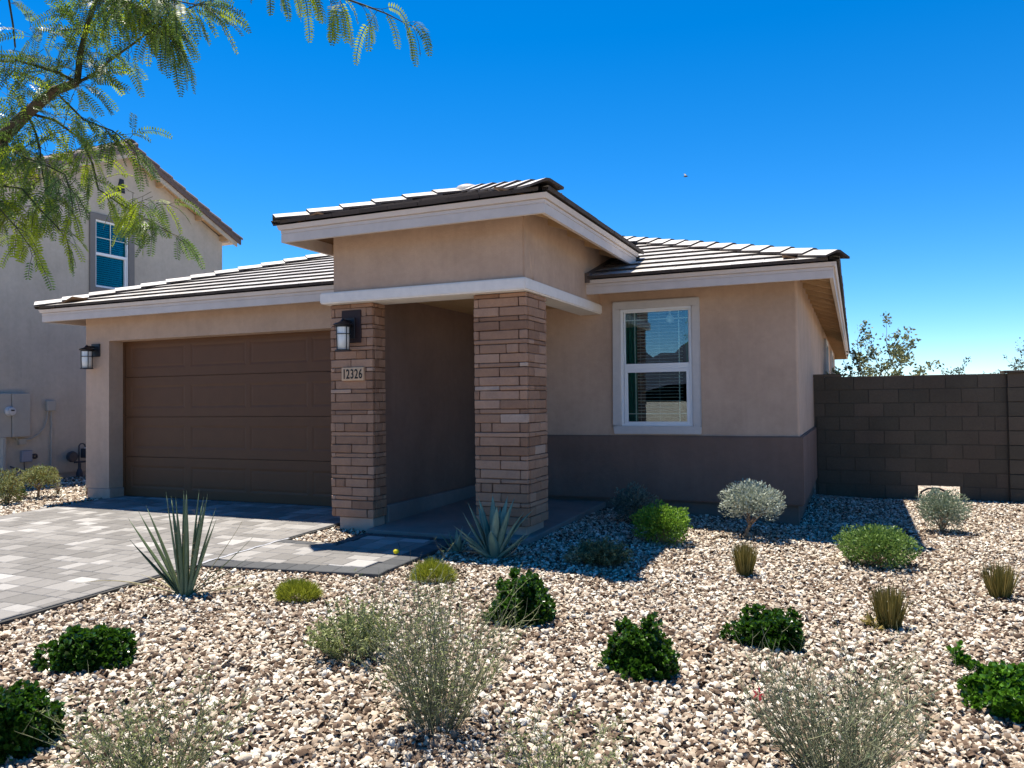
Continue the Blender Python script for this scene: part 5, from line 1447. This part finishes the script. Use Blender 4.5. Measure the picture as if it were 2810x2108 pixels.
far_tree(3.50, 10.5, 3.15, .98, 'open branched young tree beyond the block wall near the house eave', 61, 'leaf_far', 4200, 'bark', .22, L=.07, stems=9)
far_tree(6.22, 21.5, 2.70, .75, 'grey green tree top showing over the middle of the block wall', 62, 'leaf_far_dark', 2600, 'bark', .2, L=.075, stems=9)
far_tree(7.05, 16.4, 2.95, .75, 'tree beyond the wall cut by the right frame edge', 63, 'leaf_far_dark', 1600, 'bark', .2, L=.07, stems=8)
leafy(3.70, 9.9, (0, 0, 1.10), .42, .4, .75, 1500, 'leaf_far', 'yellow green bush just over the block wall below the young tree', 64, 'desert_bush', 2.0, .06, .5, -.9, .6)

# ------------------------------------------------------------------ foreground mesquite
mq = thing('mesquite_tree', 'mesquite tree overhanging from the upper left with feathery compound leaves', 'tree', (-.15, -6.60, gz(-.15, -6.60)))
tb_ = Vector((-.15, -6.60, gz(-.15, -6.60)))
b = MB(); b.tube([tb_-Vector((0, 0, .1)), tb_+Vector((.02, .05, .6)), tb_+Vector((.0, .12, 1.15)), tb_+Vector((.0, .30, 1.65))], [.10, .085, .075, .06], 12); b.build('trunk', 'bark', mq, smooth=True)
BR = {
 'main': ([(-.15, -6.30, 1.45), (0.12, -5.75, 1.92), (0.314, -5.492, 2.155), (0.381, -5.464, 2.209), (0.466, -5.429, 2.298), (0.55, -5.394, 2.37), (0.62, -5.365, 2.396)], .030, .013),
 'up': ([(0.62, -5.365, 2.396), (0.63, -5.362, 2.49), (0.699, -5.389, 2.562), (0.768, -5.414, 2.619), (0.828, -5.445, 2.695)], .0105, .007),
 'left': ([(0.62, -5.365, 2.396), (0.609, -5.424, 2.409), (0.597, -5.484, 2.408), (0.577, -5.547, 2.408)], .006, .003),
 'right': ([(0.62, -5.365, 2.396), (0.662, -5.347, 2.419), (0.773, -5.354, 2.454), (0.88, -5.362, 2.48), (0.945, -5.335, 2.535), (1.06, -5.34, 2.555), (1.16, -5.35, 2.557)], .005, .002),
 'down': ([(0.466, -5.429, 2.298), (0.492, -5.416, 2.226), (0.55, -5.444, 2.161), (0.554, -5.44, 2.089), (0.62, -5.463, 1.97)], .004, .0015),
 'd2': ([(0.466, -5.429, 2.298), (0.502, -5.359, 2.292), (0.535, -5.289, 2.246), (0.573, -5.27, 2.158), (0.589, -5.261, 2.07), (0.657, -5.23, 2.019), (0.778, -5.23, 1.955), (0.895, -5.231, 1.894)], .005, .0015),
 'd3': ([(.15, -5.78, 2.070), (0.515, -5.618, 2.018), (0.576, -5.591, 2.001), (0.637, -5.564, 1.992), (0.687, -5.54, 1.927), (0.727, -5.522, 1.882), (0.752, -5.51, 1.848)], .004, .0014),
 'd4': ([(.25, -5.80, 2.050), (0.616, -5.681, 1.947), (0.674, -5.654, 1.904), (0.717, -5.634, 1.850), (0.75, -5.618, 1.796)], .003, .0014),
 'd5': ([(0.768, -5.414, 2.619), (0.84, -5.382, 2.606), (0.945, -5.39, 2.563), (1.037, -5.403, 2.498), (1.066, -5.389, 2.441)], .0035, .0015),
 'top': ([(0.828, -5.445, 2.695), (1.051, -5.403, 2.732), (1.28, -5.355, 2.656), (1.472, -5.324, 2.562), (1.598, -5.267, 2.517), (1.666, -5.237, 2.49), (1.725, -5.21, 2.465), (1.763, -5.193, 2.443)], .006, .0014),
 'thin': ([(0.218, -5.334, 2.856), (0.222, -5.33, 2.778), (0.233, -5.322, 2.687), (0.239, -5.318, 2.608)], .004, .003),
 'd6': ([(0.768, -5.414, 2.619), (0.936, -5.45, 2.599), (1.088, -5.436, 2.544), (1.196, -5.443, 2.501), (1.235, -5.425, 2.492)], .0035, .0014),
 'd7': ([(0.55, -5.394, 2.37), (0.727, -5.423, 2.236), (0.811, -5.385, 2.2), (0.863, -5.361, 2.152)], .004, .0015),
 'd8': ([(0.381, -5.464, 2.209), (0.543, -5.5, 2.122), (0.654, -5.506, 2.082), (0.716, -5.478, 2.047), (0.78, -5.501, 1.943)], .004, .0015),
}
for k, (pts, r0, r1) in BR.items():
    b = MB(); n = len(pts); b.tube(pts, [r0+(r1-r0)*i/(n-1) for i in range(n)], 7); b.build('branch', 'bark' if k == 'main' else 'bark_green', mq, smooth=True)
# the crown out of frame too: boughs that carry the twigs
b = MB()
for pts, r0 in (([(-.15, -6.30, 1.45), (-.1, -6.2, 2.3), (.05, -5.9, 3.0), (.5, -5.7, 3.6)], .05), ([(-.1, -6.2, 2.3), (.15, -5.8, 2.8), (.4, -5.5, 3.1), (.75, -5.4, 3.3)], .03), ([(-.15, -6.30, 1.45), (-.3, -7.0, 2.3), (-.1, -7.7, 3.0)], .04)):
    b.tube(pts, [r0*(1-.7*i/(len(pts)-1)) for i in range(len(pts))], 8)
b.build('branch', 'bark', mq, smooth=True)
LP, LD, LN, LL = [], [], [], []; NP, ND, NNn, NL = [], [], [], []
rach = MB(); rm = random.Random(99)
def pinna(p0, d0, L, new, droop):
    """one pinna: a curved rachis with paired narrow leaflets"""
    n = max(9, int(L/.0078)); p = Vector(p0); d = Vector(d0).normalized(); pts = [p.copy()]
    s = d.cross(Vector((0, 0, 1)));
    if s.length < .2: s = d.cross(Vector((1, 0, 0)))
    s.normalize(); s = (Matrix.Rotation(rm.uniform(-1.4, 1.4), 3, d) @ s)
    P_, D_, N_, L_ = (NP, ND, NNn, NL) if new else (LP, LD, LN, LL)
    for i in range(n):
        t = i/n; d = (d+Vector((0, 0, -droop/n))).normalized(); s = (s-d*s.dot(d)).normalized(); nn = s.cross(d)
        p = p+d*(L/n)
        if i % 4 == 3 or i == n-1: pts.append(p.copy())
        if i > 1:
            l = .0165*(1-.5*(2*t-1)**4)*(1 if t < .85 else 1-(t-.85)*3)
            for sg in (1, -1):
                P_.append(p[:]); D_.append((s*sg*.94+d*.38+nn*rm.uniform(-.15, .15))[:]); N_.append(nn[:]); L_.append(l)
    rach.tube(pts, [.0008]*(len(pts)-1)+[.0004], 3, cap=False)
def compound(p, d, k=None, new=False, L=.10, droop=.9):
    """compound leaf: short stalk carrying one or two pairs of pinnae"""
    d = Vector(d).normalized(); st = rm.uniform(.015, .035); e = Vector(p)+d*st
    rach.tube([p, e], .0010, 3, cap=False)
    side = d.cross(Vector((rm.gauss(0, 1), rm.gauss(0, 1), rm.gauss(0, 1)))).normalized()
    for j in range(k or rm.choice((1, 1, 2))):
        q = e-d*st*.5*j
        for sg in (1, -1): pinna(q, d*1.0+side*sg*rm.uniform(.35, .8), L*rm.uniform(.85, 1.4), new, droop)
def clothe(pts, step, L, new_p, droop=.9, t0=0.0, num=2, spread=.9):
    pts = [Vector(p) for p in pts]
    for i in range(len(pts)-1):
        seg = pts[i+1]-pts[i]; m_ = max(1, int(seg.length/step))
        for k in range(m_):
            if (i+k/m_)/(len(pts)-1) < t0: continue
            p = pts[i]+seg*((k+rm.random())/m_)
            for _ in range(num):
                d = seg.normalized()*rm.uniform(.2, .9)+Vector((rm.gauss(0, spread), rm.gauss(0, spread), rm.gauss(-.15, spread*.7)))
                compound(p, d, None, rm.random() < new_p, L, droop)
    d = (pts[-1]-pts[-2]).normalized()
    for _ in range(2): compound(pts[-1], d+Vector((rm.gauss(0, .3), rm.gauss(0, .3), rm.gauss(-.2, .3))), 1, rm.random() < new_p, L, droop)
clothe(BR['main'][0][2:], .036, .11, .05, num=2)
clothe(BR['up'][0], .030, .11, .03, num=2)
clothe(BR['left'][0], .03, .10, .05, num=2)
clothe(BR['right'][0], .045, .10, .06, num=1, t0=.15)
clothe(BR['down'][0], .045, .10, .25, 1.2, num=2)
clothe(BR['d2'][0], .036, .095, .4, 1.3, num=2, spread=.6)
clothe(BR['d3'][0], .032, .085, .65, 1.3, num=2)
clothe(BR['d4'][0], .034, .08, .7, 1.3, num=2)
clothe(BR['d5'][0], .022, .12, .35, 2.0, num=2, spread=.6)
clothe(BR['d6'][0], .030, .10, .08, .7, num=2, spread=.5)
clothe(BR['d7'][0], .035, .10, .1, 1.2, num=2, t0=.2, spread=.6)
clothe(BR['d8'][0], .040, .095, .3, 1.2, num=2)
clothe(BR['thin'][0], .05, .09, .05, num=1)
clothe(BR['top'][0], .028, .11, .35, 2.6, num=1, t0=.28, spread=.4)
# denser mass at the far left of the view
for (lo, hi, m_, pn, dr) in (((.15, -5.62, 2.06), (.55, -5.35, 2.46), 62, .12, 1.0), ((.50, -5.50, 2.05), (.72, -5.25, 2.24), 10, .18, 1.3),
                             ((.50, -5.66, 1.90), (.68, -5.50, 2.06), 14, .7, 1.3), ((.72, -5.28, 1.98), (.90, -5.18, 2.05), 10, .6, 1.3),
                             ((.86, -5.50, 2.50), (1.08, -5.36, 2.62), 26, .35, 1.9), ((.45, -5.50, 2.40), (.75, -5.30, 2.60), 22, .08, .8)):
    for _ in range(m_):
        q = Vector([rm.uniform(lo[k], hi[k]) for k in range(3)])
        compound(q, (rm.gauss(.2, .8), rm.gauss(0, .8), rm.gauss(-.3, .7)), 1, rm.random() < pn, .10, dr)
# rest of the crown, out of the frame
for _ in range(330):
    a = rm.uniform(0, 6.283); q = Vector((.35+.85*math.cos(a)*rm.random()**.5, -6.1+1.0*math.sin(a)*rm.random()**.5, rm.uniform(2.6, 3.7)))
    if in_view(*q, 1.18): continue
    compound(q, (rm.gauss(0, 1), rm.gauss(0, 1), rm.gauss(-.2, .6)), 2, rm.random() < .1, .11, 1.0)
rach.build('leaf_stalks', 'bark_green', mq)
A = lambda l: np.array(l)
stuff(leaves('foliage', A(LP), A(LD), A(LN), A(LL), .0054, 'leaf_mesquite', mq, fold=0))
o = stuff(leaves('new_foliage', A(NP), A(ND), A(NNn), A(NL), .0056, 'leaf_mesquite_new', mq, fold=0)); o['label'] = 'bright yellow green new leaflets'

# ------------------------------------------------------------------ bird high in the sky
bd = thing('bird', 'tiny bird flying high above the right wing roof', 'bird', (-8.57, 52.9, 18.45))
b = MB(); b.lathe((-8.57, 52.9, 18.45), [(.001, -.20), (.03, -.15), (.055, -.05), (.05, .05), (.03, .12), (.001, .17)], 10, 'x'); b.build('body', 'feather', bd)
for sg in (1, -1):
    b = MB(); b.prism_dir([(-8.60, 52.9, 18.47), (-8.52, 52.9, 18.47), (-8.55, 52.9+sg*.2, 18.58), (-8.66, 52.9+sg*.34, 18.56), (-8.66, 52.9+sg*.2, 18.53)], (0, 0, .008)); b.build('wing', 'opal_glass' if sg < 0 else 'feather', bd)
